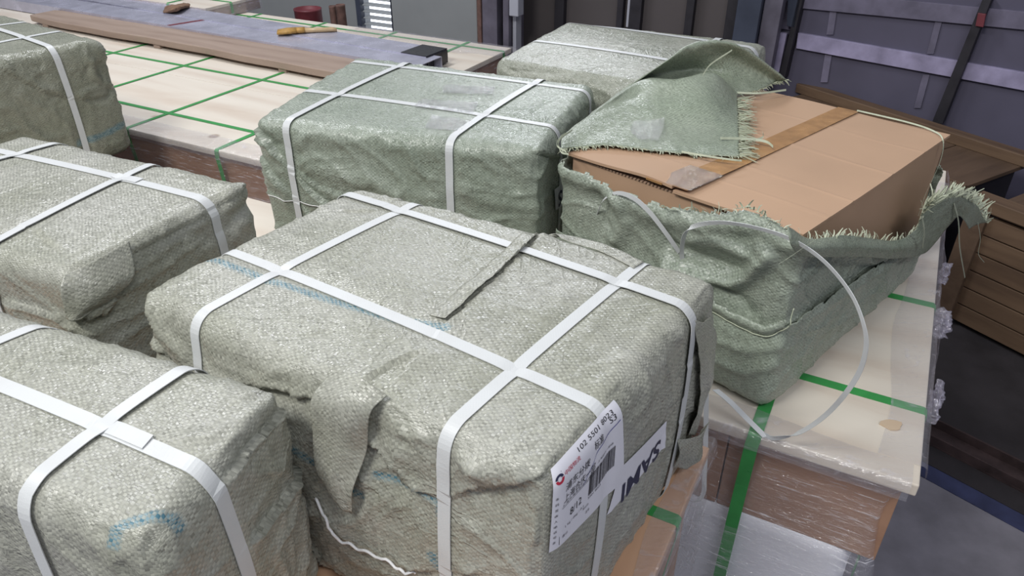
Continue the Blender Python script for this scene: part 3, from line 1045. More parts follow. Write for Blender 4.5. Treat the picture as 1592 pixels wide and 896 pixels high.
r1 = bar((200, 30), (480, 76), (200, 12), (412, 46), 1.016, 'nearer aluminium bar with a red mark, along the wooden plank', -1.9, (672, 94))
o0, d_, n_, w_ = r1[1:]
u_ = float(np.dot(at(296, 35, 1.016) - o0, d_))
mk_ = MB()
mk_.hexa([o0 + d_ * (u_ - .06) + n_ * .005 + ez * 1.0162, o0 + d_ * (u_ - .03) + n_ * .005 + ez * 1.0162, o0 + d_ * (u_ + .03) + n_ * (w_ - .005) + ez * 1.0162, o0 + d_ * u_ + n_ * (w_ - .005) + ez * 1.0162],
         [o0 + d_ * (u_ - .06) + n_ * .005 + ez * 1.0172, o0 + d_ * (u_ - .03) + n_ * .005 + ez * 1.0172, o0 + d_ * (u_ + .03) + n_ * (w_ - .005) + ez * 1.0172, o0 + d_ * u_ + n_ * (w_ - .005) + ez * 1.0172])
mk_.build('paint_mark', M['red'], r1[0])
r2 = bar((200, 11), (465, 55.5), (299, 12), (640, 69), 1.020, 'farther aluminium bar with a black capped end', -1.9, (664, 88), cap=True)

# paint brush on the far bar
zb_ = 1.0205
br = thing('paint_brush', 'small brush with amber bristles lying on the aluminium bars', 'brush', at(470, 52, zb_))
pa, pb = at(432, 53, zb_), at(524, 49, zb_)
db = (pb - pa)
Lb = np.linalg.norm(db)
db /= Lb
nb_ = np.array([-db[1], db[0], 0])


def flat_sweep(prof, mat, name):
    """prof rows: (s, half width, z low, z high)"""
    V, Fc = [], []
    n = 10
    for s, hw, z0, z1 in prof:
        for k in range(n):
            t = 2 * PI * k / n
            V.append(pa * np.array([1, 1, 0]) + db * s + nb_ * hw * math.cos(t) + ez * ((z0 + z1) / 2 + (z1 - z0) / 2 * math.sin(t)))
    for r in range(len(prof) - 1):
        for k in range(n):
            t = (k + 1) % n
            Fc.append((r * n + k, r * n + t, r * n + n + t, r * n + n + k))
    Fc += [tuple(range(n))[::-1], tuple((len(prof) - 1) * n + k for k in range(n))]
    return mesh_from(name, V, Fc, mat, br)


flat_sweep([(0, .045, zb_, zb_ + .02), (.05, .05, zb_, zb_ + .028), (.10, .035, zb_, zb_ + .03)], M['bristle'], 'bristles')
flat_sweep([(.095, .032, zb_, zb_ + .03), (.14, .03, zb_ + .001, zb_ + .03)], M['bristle'], 'ferrule')
flat_sweep([(.135, .024, zb_, zb_ + .028), (.2, .016, zb_, zb_ + .024), (.28, .02, zb_, zb_ + .024), (Lb, .012, zb_, zb_ + .018)], M['handle'], 'handle')

# brown rag on the bars
rg = [[at(x, y, z) for x, y, z in row] for row in (
    [(254, 20, 1.022), (265, 19, 1.03), (280, 15, 1.035), (296, 10, 1.022)],
    [(254, 17, 1.024), (266, 15, 1.05), (281, 11, 1.055), (297, 8, 1.024)],
    [(258, 12, 1.024), (268, 10, 1.045), (282, 8, 1.04), (294, 6, 1.024)],
    [(262, 9, 1.021), (270, 8, 1.022), (282, 6, 1.022), (290, 5, 1.021)])]
tag(sheet('rag', rg, 30, 20, M['rag'], None, .006, 51, .006), 'crumpled brown rag lying on the aluminium bars', 'rag')


# ------------------------------------------------------------------ wrapped parcels
def dist_poly(P, poly):
    """signed distance of 2-D points to a polyline (left positive), and how far past its ends"""
    best = np.full(len(P), 1e9)
    sg = np.zeros(len(P))
    n = len(poly)
    for k in range(n - 1):
        a, b = poly[k], poly[k + 1]
        d = b - a
        L2 = np.dot(d, d) + 1e-12
        t = np.clip(((P - a) @ d) / L2, 0, 1)
        q = a + t[:, None] * d
        r = P - q
        dd = np.linalg.norm(r, axis=1)
        s = np.sign(d[0] * r[:, 1] - d[1] * r[:, 0])
        m = dd < best
        best = np.where(m, dd, best)
        sg = np.where(m, s, sg)
    a, d0 = poly[0], poly[1] - poly[0]
    e, d1 = poly[-1], poly[-1] - poly[-2]
    past = np.maximum(((a - P) @ d0) / np.linalg.norm(d0), ((P - e) @ d1) / np.linalg.norm(d1))
    return best * sg, np.maximum(past, 0)


class Parcel:
    FACE = {'top': (0, 1), 'right': (1, 2), 'front': (0, 2)}

    def __init__(self, quad, z0=.9545, z1=1.35, bottom=None, r=.03, seed=1, amp=1.0, bulge=.012, grow=.004, puff=.006):
        """quad: world top corners front-left, front-right, back-right, back-left"""
        q = np.array([p[:2] for p in quad], float)
        c = q.mean(0)
        q = q + (q - c) / np.linalg.norm(q - c, axis=1)[:, None] * grow
        self.q = q
        self.qb = q if bottom is None else np.array([p[:2] for p in bottom], float)
        self.z0, self.z1, self.h = z0, z1, z1 - z0
        self.hu = (np.linalg.norm(q[1] - q[0]) + np.linalg.norm(q[2] - q[3])) / 4
        self.hv = (np.linalg.norm(q[3] - q[0]) + np.linalg.norm(q[2] - q[1])) / 4
        self.r, self.seed, self.amp, self.bulge, self.puff = r, seed, amp, bulge, puff
        self.folds, self.straps, self.calm, self.stripes = [], [], [], []
        self.center = np.array([*q.mean(0), z0])

    # --- pixel of the photo -> coordinates on a face
    def uv_top(self, x, y, dz=0):
        p = at(x, y, self.z1 + dz)[:2]
        s = t = .5
        q = self.q
        for _ in range(12):
            f = q[0] * (1 - s) * (1 - t) + q[1] * s * (1 - t) + q[2] * s * t + q[3] * (1 - s) * t - p
            ds = (q[1] - q[0]) * (1 - t) + (q[2] - q[3]) * t
            dt = (q[3] - q[0]) * (1 - s) + (q[2] - q[1]) * s
            J = np.array([ds, dt]).T
            dd = np.linalg.solve(J, -f)
            s, t = s + dd[0], t + dd[1]
        return np.array([(2 * s - 1) * self.hu, (2 * t - 1) * self.hv])

    def uv_face(self, face, x, y):
        if face == 'top':
            return self.uv_top(x, y)
        i, j = {'front': (0, 1), 'right': (1, 2)}[face]
        a, b = self.q[i], self.q[j]
        d = b - a
        n = np.array([d[1], -d[0], 0])
        p = hit(x, y, (*a, 0), n)
        s = np.dot(p[:2] - a, d) / np.dot(d, d)
        hw = self.hu if face == 'front' else self.hv
        return np.array([(2 * s - 1) * hw, p[2] - self.z0])

    def poly(self, face, pts):
        return np.array([self.uv_face(face, *p) for p in pts])

    def fold(self, face, pts, height=.005, width=.03, kind='step', fade=.02):
        self.folds.append((face, self.poly(face, pts), height, width, kind, fade))

    def stripe(self, face, pts, width=.012):
        self.stripes.append((face, self.poly(face, pts), width))

    # --- surface
    def surf(self, Q, off=0.0, detail=True):
        hu, hv, h = self.hu, self.hv, self.h
        P, N = round_pts(Q, hu, hv, h, self.r)
        un, vn, wn_ = P[:, 0] / hu, P[:, 1] / hv, P[:, 2] / h
        bz = 4 * wn_ * (1 - wn_)
        d = np.zeros(len(P))
        sidew = 1 - np.abs(N[:, 2])
        d += self.bulge * sidew * bz * (1 - np.maximum(np.abs(un) * np.abs(N[:, 1]), np.abs(vn) * np.abs(N[:, 0])) ** 2)
        d += self.puff * np.clip(N[:, 2], 0, 1) * (1 - un ** 2) * (1 - vn ** 2)
        s = self.seed
        calm = np.ones(len(P))
        for kind, c0, c1 in self.straps:
            if kind == 'A':
                c = c0 + (c1 - c0) * (un + 1) / 2
                dd = np.abs(P[:, 1] - c) + 10 * (np.abs(N[:, 1]) > .8)
            else:
                c = c0 + (c1 - c0) * (vn + 1) / 2
                dd = np.abs(P[:, 0] - c) + 10 * (np.abs(N[:, 0]) > .8)
            calm = np.minimum(calm, sstep(.008, .04, dd))
            d -= .0025 * np.exp(-(dd / .014) ** 2)
        for face, c, hw in self.calm:
            ax = self.FACE[face]
            nw = N[:, {'top': 2, 'right': 0}[face]] if face != 'front' else -N[:, 1]
            m = np.maximum(np.abs(P[:, ax[0]] - c[0]) / hw[0], np.abs(P[:, ax[1]] - c[1]) / hw[1])
            calm = np.minimum(calm, 1 - (1 - sstep(1, 1.4, m)) * (nw > .5))
        A = self.amp
        wr = noise3(P * 7, s) * .0045
        warp = np.column_stack([noise3(P * 6, s + 5), noise3(P * 6, s + 6), noise3(P * 6, s + 7)]) * .05
        # draped creases on the sides, flatter ones on the top
        S = P + warp
        pat = sstep(-.15, .45, noise3(P * 5, s + 20))
        side = (ridged(S * np.array([6, 6, 12]), s + 1, 8) - .1) * .0060 + (ridged((S + S[:, [2, 2, 0]] * .7) * np.array([9, 9, 13]), s + 9, 9) - .08) * .0058 \
            + (ridged((S - S[:, [2, 2, 0]] * .9) * np.array([21, 21, 26]), s + 13, 7) - .1) * .0026 * pat
        top = (ridged(S * np.array([5, 9, 6]), s + 2, 10) - .08) * .0020 + (ridged(S * np.array([19, 24, 20]), s + 14, 8) - .1) * .0010 * pat
        fine = noise3(P * 34, s + 3) * .0006 + noise3(P * 75, s + 4) * .0005
        edge = sstep(.72, .97, np.maximum(np.abs(un), np.abs(vn)))
        rim = (ridged(S * np.array([20, 20, 12]), s + 8, 7) - .1) * .0036 * edge
        d += A * calm * (wr * .5 + sidew * side + (1 - sidew) * top + rim + fine)
        for face, poly, hgt, wid, kind, fade in self.folds:
            ax = self.FACE[face]
            nw = N[:, 2] if face == 'top' else (N[:, 0] if face == 'right' else -N[:, 1])
            near = nw > .25
            if not near.any():
                continue
            sd, past = dist_poly(P[near][:, ax], poly)
            e = np.exp(-(past / fade) ** 2) * sstep(.25, .6, nw[near])
            if kind == 'step':
                v = np.where(sd > 0, hgt * np.exp(-sd / wid), -hgt * .45 * np.exp(sd / (wid * .35)))
            elif kind == 'ridge':
                v = hgt * np.exp(-(sd / wid) ** 2)
            else:
                v = -hgt * np.exp(-np.abs(sd) / wid)
            d[near] += v * e * (.2 + .8 * calm[near])
        P = P + N * (d + off)[:, None]
        return self.world(P), P, N

    def world(self, P):
        s, t, k = (P[:, 0] / self.hu + 1) / 2, (P[:, 1] / self.hv + 1) / 2, np.clip(P[:, 2] / self.h, 0, 1)
        out = np.zeros((len(P), 3))
        for i, (ws, wt) in enumerate((((1 - s), (1 - t)), (s, (1 - t)), (s, t), ((1 - s), t))):
            c = self.qb[i][None] * (1 - k)[:, None] + self.q[i][None] * k[:, None]
            out[:, :2] += c * (ws * wt)[:, None]
        out[:, 2] = self.z0 + np.maximum(P[:, 2], 0.0)
        return out

    def body(self, mat, root, step=.006, name='sacking', keep=None, solid=0):
        Q, Fc, uv, side = cube_grid(self.hu, self.hv, self.h, step)
        Wp, P, N = self.surf(Q)
        st = np.zeros(len(P))
        for face, poly, wid in self.stripes:
            ax = self.FACE[face]
            nw = N[:, 2] if face == 'top' else (N[:, 0] if face == 'right' else -N[:, 1])
            sd, past = dist_poly(Q[:, ax], poly)
            st = np.maximum(st, (1 - sstep(wid * .4, wid * .75, np.abs(sd))) * (past < .01) * (nw > .3))
        if keep is not None:
            Fq = np.array(Fc)
            cen = Q[Fq].mean(1)
            ok = keep(cen, side)
            uv = uv.reshape(-1, 4, 2)[ok].reshape(-1, 2)
            Fc = [f for f, k in zip(Fc, ok) if k]
            used = np.unique(np.array(Fc))
            re = -np.ones(len(Q), int)
            re[used] = np.arange(len(used))
            Fc = [tuple(re[list(f)]) for f in Fc]
            Wp, st = Wp[used], st[used]
        o = mesh_from(name, Wp, Fc, mat, root, uv, attrs={'stripe': st})
        if solid:
            m = o.modifiers.new('cloth', 'SOLIDIFY')
            m.thickness = solid
            m.offset = -1
        return o

    def path(self, kind, c0, c1, n_top=110, n_side=60, frac=(0, 1), under=False):
        """points on the box around the parcel for a strap of kind A (along u) or B (along v)"""
        hu, hv, h = self.hu, self.hv, self.h
        L = hu if kind == 'A' else hv
        prof = [(-L, w) for w in np.linspace(0.004, h, n_side)] + [(x, h) for x in np.linspace(-L, L, n_top)[1:-1]] + [(L, w) for w in np.linspace(h, 0.004, n_side)]
        out = []
        for x, w in prof:
            c = c0 + (c1 - c0) * (x / L + 1) / 2
            out.append((x, c, w) if kind == 'A' else (c, x, w))
        return np.array(out)

    def strap(self, root, kind, px0, px1, width=.019, mat='strap', label=None, weld=None, off=.0012):
        """px0, px1: where the strap crosses the top in the photo"""
        p0, p1 = self.uv_top(*px0), self.uv_top(*px1)
        i = 0 if kind == 'A' else 1
        L = self.hu if kind == 'A' else self.hv
        sl = (p1[1 - i] - p0[1 - i]) / (p1[i] - p0[i])
        c0 = p0[1 - i] + sl * (-L - p0[i])
        c1 = p0[1 - i] + sl * (L - p0[i])
        self.straps.append((kind, c0, c1))
        return (kind, c0, c1, width, mat, weld, off)

    def build_strap(self, root, spec):
        kind, c0, c1, width, mat, weld, off = spec
        m = MB()

        def band(path, off, width):
            e = np.zeros((1, 3))
            e[0, 1 if kind == 'A' else 0] = width / 2
            lo, _, N0 = self.surf(path - e, off)
            hi, _, N1 = self.surf(path + e, off)
            lo2, _, _ = self.surf(path - e, off + .0012)
            hi2, _, _ = self.surf(path + e, off + .0012)
            n = len(path)
            V = []
            for k in range(n):
                V += [lo[k], hi[k], hi2[k], lo2[k]]
            Fc = []
            for k in range(n - 1):
                for c in range(4):
                    d = (c + 1) % 4
                    Fc.append((4 * k + c, 4 * k + d, 4 * k + 4 + d, 4 * k + 4 + c))
            Fc += [(3, 2, 1, 0), (4 * n - 4, 4 * n - 3, 4 * n - 2, 4 * n - 1)]
            m.add(V, Fc)
        pth = self.path(kind, c0, c1)
        band(pth, off, width)
        if weld is not None:
            i = 0 if kind == 'A' else 1
            w0_, w1_ = sorted((self.uv_top(*weld[0])[i], self.uv_top(*weld[1])[i]))
            sel = pth[(pth[:, 2] > self.h - 1e-6) & (pth[:, i] > w0_) & (pth[:, i] < w1_)]
            if len(sel) > 1:
                sh = np.zeros((1, 3))
                sh[0, 1 if kind == 'A' else 0] = .003
                band(sel + sh, off + .0022, width)
        return m.build('strap', M[mat], root)

    def patch(self, face, quad, nu=24, nv=16, off=.002, wr=0.0, seed=1):
        """grid over a face between four face coordinates (tl, tr, br, bl); returns verts"""
        tl, tr, brr, bl_ = [np.asarray(p) for p in quad]
        U, V = np.meshgrid(np.linspace(0, 1, nu), np.linspace(0, 1, nv))
        U, V = U.ravel(), V.ravel()
        pts = tl * ((1 - U) * (1 - V))[:, None] + tr * (U * (1 - V))[:, None] + brr * (U * V)[:, None] + bl_ * ((1 - U) * V)[:, None]
        Wp = self.on_face(face, pts, off, wr, seed)
        Fc = [(j * nu + i, (j + 1) * nu + i, (j + 1) * nu + i + 1, j * nu + i + 1) for j in range(nv - 1) for i in range(nu - 1)]
        return Wp, Fc, pts

    def on_face(self, face, pts, off=.002, wr=0.0, seed=1):
        pts = np.asarray(pts, float)
        Q = np.zeros((len(pts), 3))
        if face == 'top':
            Q[:, 0], Q[:, 1], Q[:, 2] = pts[:, 0], pts[:, 1], self.h
        elif face == 'right':
            Q[:, 0], Q[:, 1], Q[:, 2] = self.hu, pts[:, 0], pts[:, 1]
        else:
            Q[:, 0], Q[:, 1], Q[:, 2] = pts[:, 0], -self.hv, pts[:, 1]
        o = off if not wr else off + wr * (1 + noise3(Q * 90, seed))
        return self.surf(Q, o)[0]


PARCELS = 'strapped sacking parcels'


def text_verts(txt, size, bold=0.0):
    cu = bpy.data.curves.new('t', 'FONT')
    cu.body = txt
    cu.size = size
    cu.offset = bold
    cu.resolution_u = 3
    o = bpy.data.objects.new('t', cu)
    COL.objects.link(o)
    dg = bpy.context.evaluated_depsgraph_get()
    dg.update()
    me = bpy.data.meshes.new_from_object(o.evaluated_get(dg))
    V = np.array([v.co[:2] for v in me.vertices]).reshape(-1, 2)
    Fc = [tuple(p.vertices) for p in me.polygons]
    bpy.data.objects.remove(o)
    bpy.data.meshes.remove(me)
    bpy.data.curves.remove(cu)
    return V, Fc


# ---- P1: large central parcel
P1 = Parcel([at(850, 742, 1.35) * 0 + at(212, 452, 1.35), at(852, 742, 1.35), at(1119, 430, 1.35), at(556, 286, 1.35)], r=.030, seed=2, bulge=.010, puff=.008, amp=1.0,
            bottom=[at(212, 452, 1.35) - VB * .045, at(852, 742, 1.35) - VB * .012, at(1119, 430, 1.35), at(556, 286, 1.35)])
p1 = thing('wrapped_parcel', 'large grey green parcel in the centre front with a shipping label on its right side', 'parcel', P1.center, PARCELS)
# the top seam where the sacking edges meet
P1.fold('top', [(868, 338), (830, 380), (790, 420), (740, 470), (700, 505), (660, 545), (625, 580)], .004, .03, 'step')
P1.fold('top', [(868, 345), (900, 352), (950, 372), (1005, 405)], -.004, .02, 'step')
P1.fold('top', [(540, 330), (585, 330), (640, 300)], .004, .02, 'step')
P1.fold('front', [(870, 722), (842, 748), (780, 752), (740, 758), (690, 770), (640, 745), (600, 700), (560, 650), (500, 620), (440, 600), (380, 590), (300, 575), (230, 530)], -.008, .03, 'step')
P1.fold('front', [(215, 470), (235, 520), (290, 575)], .014, .014, 'groove')
P1.fold('front', [(222, 462), (255, 505), (310, 560), (360, 585)], .007, .012, 'ridge')
P1.fold('top', [(415, 520), (460, 530), (510, 520)], .004, .006, 'groove')
P1.fold('top', [(560, 600), (600, 575), (645, 555)], .005, .012, 'step')
P1.fold('front', [(240, 560), (330, 600), (420, 640)], .006, .012, 'ridge')
P1.fold('front', [(520, 770), (570, 830), (660, 870), (740, 880)], .007, .03, 'step')
P1.fold('front', [(610, 690), (680, 720), (760, 730), (835, 725)], .005, .015, 'ridge')
P1.fold('right', [(1085, 540), (1060, 570), (1052, 640), (1030, 740)], .006, .03, 'step')
P1.fold('right', [(860, 770), (905, 770), (960, 745)], .003, .012, 'groove')
P1.stripe('top', [(300, 398), (345, 410), (420, 440), (520, 474), (610, 500), (692, 516)], .013)
P1.stripe('front', [(440, 668), (480, 690), (520, 715), (545, 735), (580, 752)], .012)
P1.stripe('front', [(596, 728), (640, 748), (690, 775), (690, 790)], .010)
P1.stripe('front', [(684, 850), (705, 885)], .012)
lab_tl, lab_tr, lab_br, lab_bl = P1.poly('right', [(864, 728), (962, 618), (959, 739), (856, 857)])
lc = (lab_tl + lab_tr + lab_br + lab_bl) / 4
P1.calm.append(('right', lc, (abs(lab_tr[0] - lab_tl[0]) / 2 + .01, abs(lab_tl[1] - lab_bl[1]) / 2 + .02)))
sam = P1.poly('right', [(957, 722), (1027, 650), (1023, 690), (937, 795)])
P1.calm.append(('right', sam.mean(0), (.07, .05)))
S1 = [P1.strap(p1, 'A', (390, 405), (800, 577)), P1.strap(p1, 'A', (570, 313), (960, 442), off=.0035),
      P1.strap(p1, 'B', (650, 315), (365, 460), off=.0001 + .0010), P1.strap(p1, 'B', (1000, 408), (745, 625), off=.0011)]
P1.body(M['sack'], p1, .0045)
for s in S1:
    P1.build_strap(p1, s)


# shipping label with its print
def printed(parent, P, tl, tr, bl_, items, off):
    ex, ey = tr - tl, bl_ - tl
    groups = {}
    for V, Fc, mat in items:
        pts = tl + V[:, :1] * ex + V[:, 1:2] * ey
        Wp = P.on_face('right', pts, off)
        v, f = groups.setdefault(mat, ([], []))
        n = len(v)
        v += list(Wp)
        f += [tuple(n + k for k in g) for g in Fc]
    for mat, (v, f) in groups.items():
        mesh_from('print', v, f, M[mat], parent, smooth=False)


Lw, Lh = np.linalg.norm(lab_tr - lab_tl), np.linalg.norm(lab_bl - lab_tl)


def put(txt, x, y, hgt, wid=None, mat='ink', flip=False, bold=0.0):
    """text whose lower left corner is at x, y (label fractions, y down), hgt as a fraction of the label height"""
    V, Fc = text_verts(txt, 1.0, bold)
    if len(V) == 0:
        return None
    mn, mx = V.min(0), V.max(0)
    sy = hgt / (mx[1] - mn[1])
    sx = sy * Lh / Lw if wid is None else wid / (mx[0] - mn[0])
    U = np.column_stack([(V[:, 0] - mn[0]) * sx, -(V[:, 1] - mn[1]) * sy])
    if flip:
        U = -U
    return U + np.array([x, y]), Fc, mat


def rect(x0, y0, x1, y1, mat='ink'):
    return np.array([(x0, y0), (x0, y1), (x1, y1), (x1, y0)], float), [(0, 1, 2, 3)], mat


V, Fc, _ = P1.patch('right', [sam[0], sam[1], sam[2], sam[3]], 20, 14, .0022)
slab = mesh_from('name_label', V, Fc, M['paper'], p1)
slab['label'] = 'white paper strip with upside down dark lettering'
items = []
ex_, ey_ = sam[1] - sam[0], sam[3] - sam[0]
tv, tf = text_verts('SAMI', 1.0, .02)
tv = (tv - tv.min(0)) / (tv.max(0) - tv.min(0))
cor = P1.poly('right', [(1020, 690), (962, 762), (1004, 716 - 42), (946, 788 - 66)])
# letters hang upside down: their left end is at the far side
t0, t1 = P1.uv_face('right', 1017, 683), P1.uv_face('right', 958, 756)
hgt_ = .036
pts = np.array([(t0[0] + (t1[0] - t0[0]) * a, t0[1] + (t1[1] - t0[1]) * a + .006 - hgt_ * b + .004) for a, b in tv])
Wp = P1.on_face('right', pts, .0031)
mesh_from('print', Wp, tf, M['navy'], slab, smooth=False)
V, Fc, _ = P1.patch('right', [lab_tl, lab_tr, lab_br, lab_bl], 30, 24, .0040)
lab = mesh_from('shipping_label', V, Fc, M['paper'], p1)
lab['label'] = 'white printed shipping label'
items = [put('102 5501 8023', .36, .135, .062, .56), put('标准', .56, .27, .085, .15), put('S3', .85, .20, .06, .09), put('浦东分拨', .13, .375, .10, .36),
         put('上海合庆一部', .12, .50, .095, .46), put('8/12', .22, .735, .085, .17), put('上海市浦东新区合庆镇庆利路', .10, .535, .028, .60), put('5501 8023', .50, .80, .028, .2),
         put('1 kg / 0kg / 0.1', .16, .835, .035, .27), put('青山', .13, .93, .035, .07), put('青山站', .42, .87, .03, .09), put('签收', .47, .955, .035, .06),
         put('上海韵达一部收', .62, .46, .028, .28), rect(.105, .545, .62, .549), rect(.10, .12, .104, .98)]
for k in range(9):
    items.append(put('条码签收人电话号'[k % 8], .03, .40 + k * .065, .03, .035))
bx = .50
rb_ = random.Random(5)
while bx < .93:
    wd_ = rb_.choice((.004, .007, .011))
    items.append(rect(bx, .50, bx + wd_, .755))
    bx += wd_ + rb_.choice((.004, .006, .010))
n = 26
ring = [(.07 + .045 * math.cos(2 * PI * k / n), .185 + .045 * Lw / Lh * math.sin(2 * PI * k / n)) for k in range(n)]
ring2 = [(.07 + .022 * math.cos(2 * PI * k / n), .185 + .022 * Lw / Lh * math.sin(2 * PI * k / n)) for k in range(n)]
for k0, k1, mm in ((0, 12, 'logo_red'), (13, 25, 'navy')):
    vv, ff = [], []
    for k in range(k0, k1 + 1):
        vv += [ring[k % n], ring2[k % n]]
    for k in range(k1 - k0):
        ff.append((2 * k, 2 * k + 1, 2 * k + 3, 2 * k + 2))
    items.append((np.array(vv), ff, mm))
items.append(put('中国物流', .13, .20, .045, .22, 'logo_red'))
pen = [(.40, .535), (.48, .45), (.55, .39), (.60, .31), (.72, .285), (.99, .235)]
vv, ff = [], []
pc = catmull(np.array(pen), 30)
for k, p in enumerate(pc):
    vv += [p + np.array([0, -.004]), p + np.array([0, .006])]
    if k:
        ff.append((2 * k - 2, 2 * k - 1, 2 * k + 1, 2 * k))
items.append((np.array(vv), ff, 'pen'))
printed(lab, P1, lab_tl, lab_tr, lab_bl, [i for i in items if i], .0047)


def face_net(P, face, rows, base=.004):
    """net of (px, py, lift) on a face -> world points"""
    out = []
    for row in rows:
        pts = np.array([P.uv_face(face, x, y) for x, y, _ in row])
        r = []
        for p, (_, _, l) in zip(pts, row):
            r.append(P.on_face(face, p[None], base + l)[0])
        out.append(r)
    return out


# hanging triangular tail of sacking on the front
net = face_net(P1, 'front', [
    [(506, 572, .006), (530, 566, .012), (552, 572, .016), (572, 590, .014), (592, 606, .006)],
    [(506, 610, .014), (528, 616, .020), (550, 622, .022), (570, 632, .018), (588, 640, .010)],
    [(512, 655, .016), (530, 664, .020), (550, 674, .022), (568, 684, .018), (584, 690, .010)],
    [(522, 698, .014), (538, 708, .017), (552, 717, .018), (567, 727, .015), (580, 732, .009)],
    [(538, 738, .010), (548, 746, .012), (557, 753, .012), (566, 762, .010), (576, 770, .006)]])
o = sheet('folded_tail', net, 50, 70, M['sack'], p1, .0012, 61, .0015)
# ragged seam lip on the top and lifted edge at the back
net = face_net(P1, 'top', [
    [(872, 330, .010), (835, 372, .008), (793, 415, .012), (742, 468, .010), (695, 508, .008)],
    [(866, 336, .004), (830, 376, .002), (788, 417, .004), (737, 466, .004), (690, 506, .002)],
    [(845, 330, .0), (808, 372, .0), (768, 410, .0), (716, 456, .0), (668, 498, .0)]], .002)
sheet('seam_lip', net, 90, 12, M['sack'], p1, .003, 62, .001, keep=lambda u, v: v > .12 + .12 * math.sin(u * 61) * math.sin(u * 23))
net = face_net(P1, 'top', [
    [(862, 346, .006), (900, 350, .016), (945, 368, .014), (1002, 402, .002)],
    [(866, 356, .010), (905, 362, .018), (950, 382, .014), (998, 412, .002)],
    [(872, 372, .001), (905, 380, .001), (945, 398, .001), (985, 420, .0)]], .002)
sheet('seam_lip', net, 60, 14, M['sack'], p1, .002, 63, .001)
net = face_net(P1, 'right', [
    [(1076, 498, .002), (1084, 498, .006), (1100, 490, .002)],
    [(1074, 530, .008), (1084, 535, .012), (1100, 528, .006)],
    [(1072, 575, .010), (1084, 582, .012), (1098, 576, .006)],
    [(1066, 630, .006), (1078, 634, .008), (1092, 628, .004)],
    [(1060, 672, .002), (1072, 672, .005), (1086, 666, .003)]])
sheet('folded_tail', net, 30, 60, M['sack'], p1, .003, 64, .0015)
net = face_net(P1, 'right', [
    [(1046, 680, .004), (1066, 668, .014), (1080, 655, .020)],
    [(1044, 700, .008), (1066, 700, .024), (1082, 690, .030)],
    [(1042, 722, .002), (1058, 722, .014), (1074, 716, .020)]])
sheet('folded_tail', net, 30, 30, M['sack'], p1, .003, 66, .0015)
m = MB()
pts = P1.on_face('front', catmull(P1.poly('front', [(516, 752), (540, 782), (560, 812), (590, 830), (630, 850), (662, 872)]), 40), .005)
m.tube(pts + np.column_stack([np.zeros(40), np.zeros(40), .003 * np.sin(np.arange(40) * 1.1)]), .0022, 6)
m.build('string', M['thread_white'], p1, smooth=True)['label'] = 'white string'
m = MB()
pts = P1.on_face('front', P1.poly('front', [(492, 758), (482, 764), (490, 770), (504, 762), (492, 757)]), .008)
m.tube(catmull(pts, 20), .0014, 6)
m.build('string', M['thread_white'], p1, smooth=True)
# strap tail hanging free behind the right hand end
hp = ab(float(np.dot(at(1097, 640, .95), VA)) - .005, float(np.dot(at(1097, 640, .95), VB)), 0)

# ---- P6: front left parcel
c6 = [at(437, 600, 1.35), at(232, 848, 1.35)]
u6 = np.array([math.cos(math.radians(-22)), math.sin(math.radians(-22)), 0])
P6 = Parcel([c6[1] - u6 * .62, c6[1], c6[0], c6[0] - u6 * .66], r=.035, seed=11, bulge=.012, puff=.008, amp=1.05)
p6 = thing('wrapped_parcel', 'grey green parcel in the lower left corner of the photo with a welded strap', 'parcel', P6.center, PARCELS)
P6.fold('right', [(440, 645), (415, 668), (380, 705), (340, 760)], .010, .025, 'step')
P6.fold('right', [(438, 622), (410, 648), (370, 690), (330, 730)], .006, .008, 'ridge')
P6.fold('right', [(430, 660), (405, 690), (375, 725)], .006, .008, 'groove')
P6.fold('right', [(462, 740), (430, 780), (385, 830)], .010, .03, 'step')
P6.fold('right', [(236, 828), (240, 860), (242, 896)], .008, .01, 'groove')
P6.fold('top', [(260, 690), (330, 680), (390, 640)], .005, .012, 'ridge')
P6.fold('top', [(300, 720), (350, 700), (420, 640)], .004, .010, 'ridge')
P6.fold('top', [(130, 840), (150, 815)], .005, .01, 'groove')
P6.stripe('top', [(150, 835), (190, 815), (240, 803), (300, 800)], .011)
S6 = [P6.strap(p6, 'A', (10, 608), (230, 697), .021, weld=((172, 668), (240, 692))), P6.strap(p6, 'B', (285, 578), (60, 745), .019, off=.0040), P6.strap(p6, 'B', (60, 508), (0, 536), .019)]
P6.body(M['sack'], p6, .0045)
for s in S6:
    P6.build_strap(p6, s)

# ---- P5: middle left parcel
A5 = [at(383, 281, 1.35), at(93, 428, 1.35), at(40, 205, 1.35)]
P5 = Parcel([A5[1] + A5[2] - A5[0], A5[1], A5[0], A5[2]], r=.035, seed=21, bulge=.012, amp=1.0)
p5 = thing('wrapped_parcel', 'grey green parcel at the left edge with a pointed fold hanging from its corner', 'parcel', P5.center, PARCELS)
P5.fold('right', [(100, 500), (160, 490), (185, 440), (195, 400), (290, 350), (375, 300)], .010, .035, 'step')
P5.fold('right', [(382, 320), (350, 352), (300, 385)], .012, .014, 'groove')
P5.fold('right', [(384, 296), (340, 330), (300, 352)], .009, .014, 'ridge')
P5.fold('right', [(375, 345), (330, 378), (300, 392)], .008, .02, 'ridge')
P5.fold('front', [(0, 465), (50, 480), (100, 500)], -.008, .03, 'step')
P5.fold('top', [(0, 370), (30, 355), (60, 362), (90, 388)], .005, .015, 'step')
P5.stripe('front', [(-20, 382), (0, 378), (22, 372)], .012)
S5 = [P5.strap(p5, 'A', (60, 250), (190, 280), .020, weld=((222, 284), (180, 276))), P5.strap(p5, 'B', (258, 246), (150, 300), .018, off=.0035), P5.strap(p5, 'B', (100, 220), (30, 241), .018, off=.0035)]
P5.body(M['sack'], p5, .006)
for s in S5:
    P5.build_strap(p5, s)
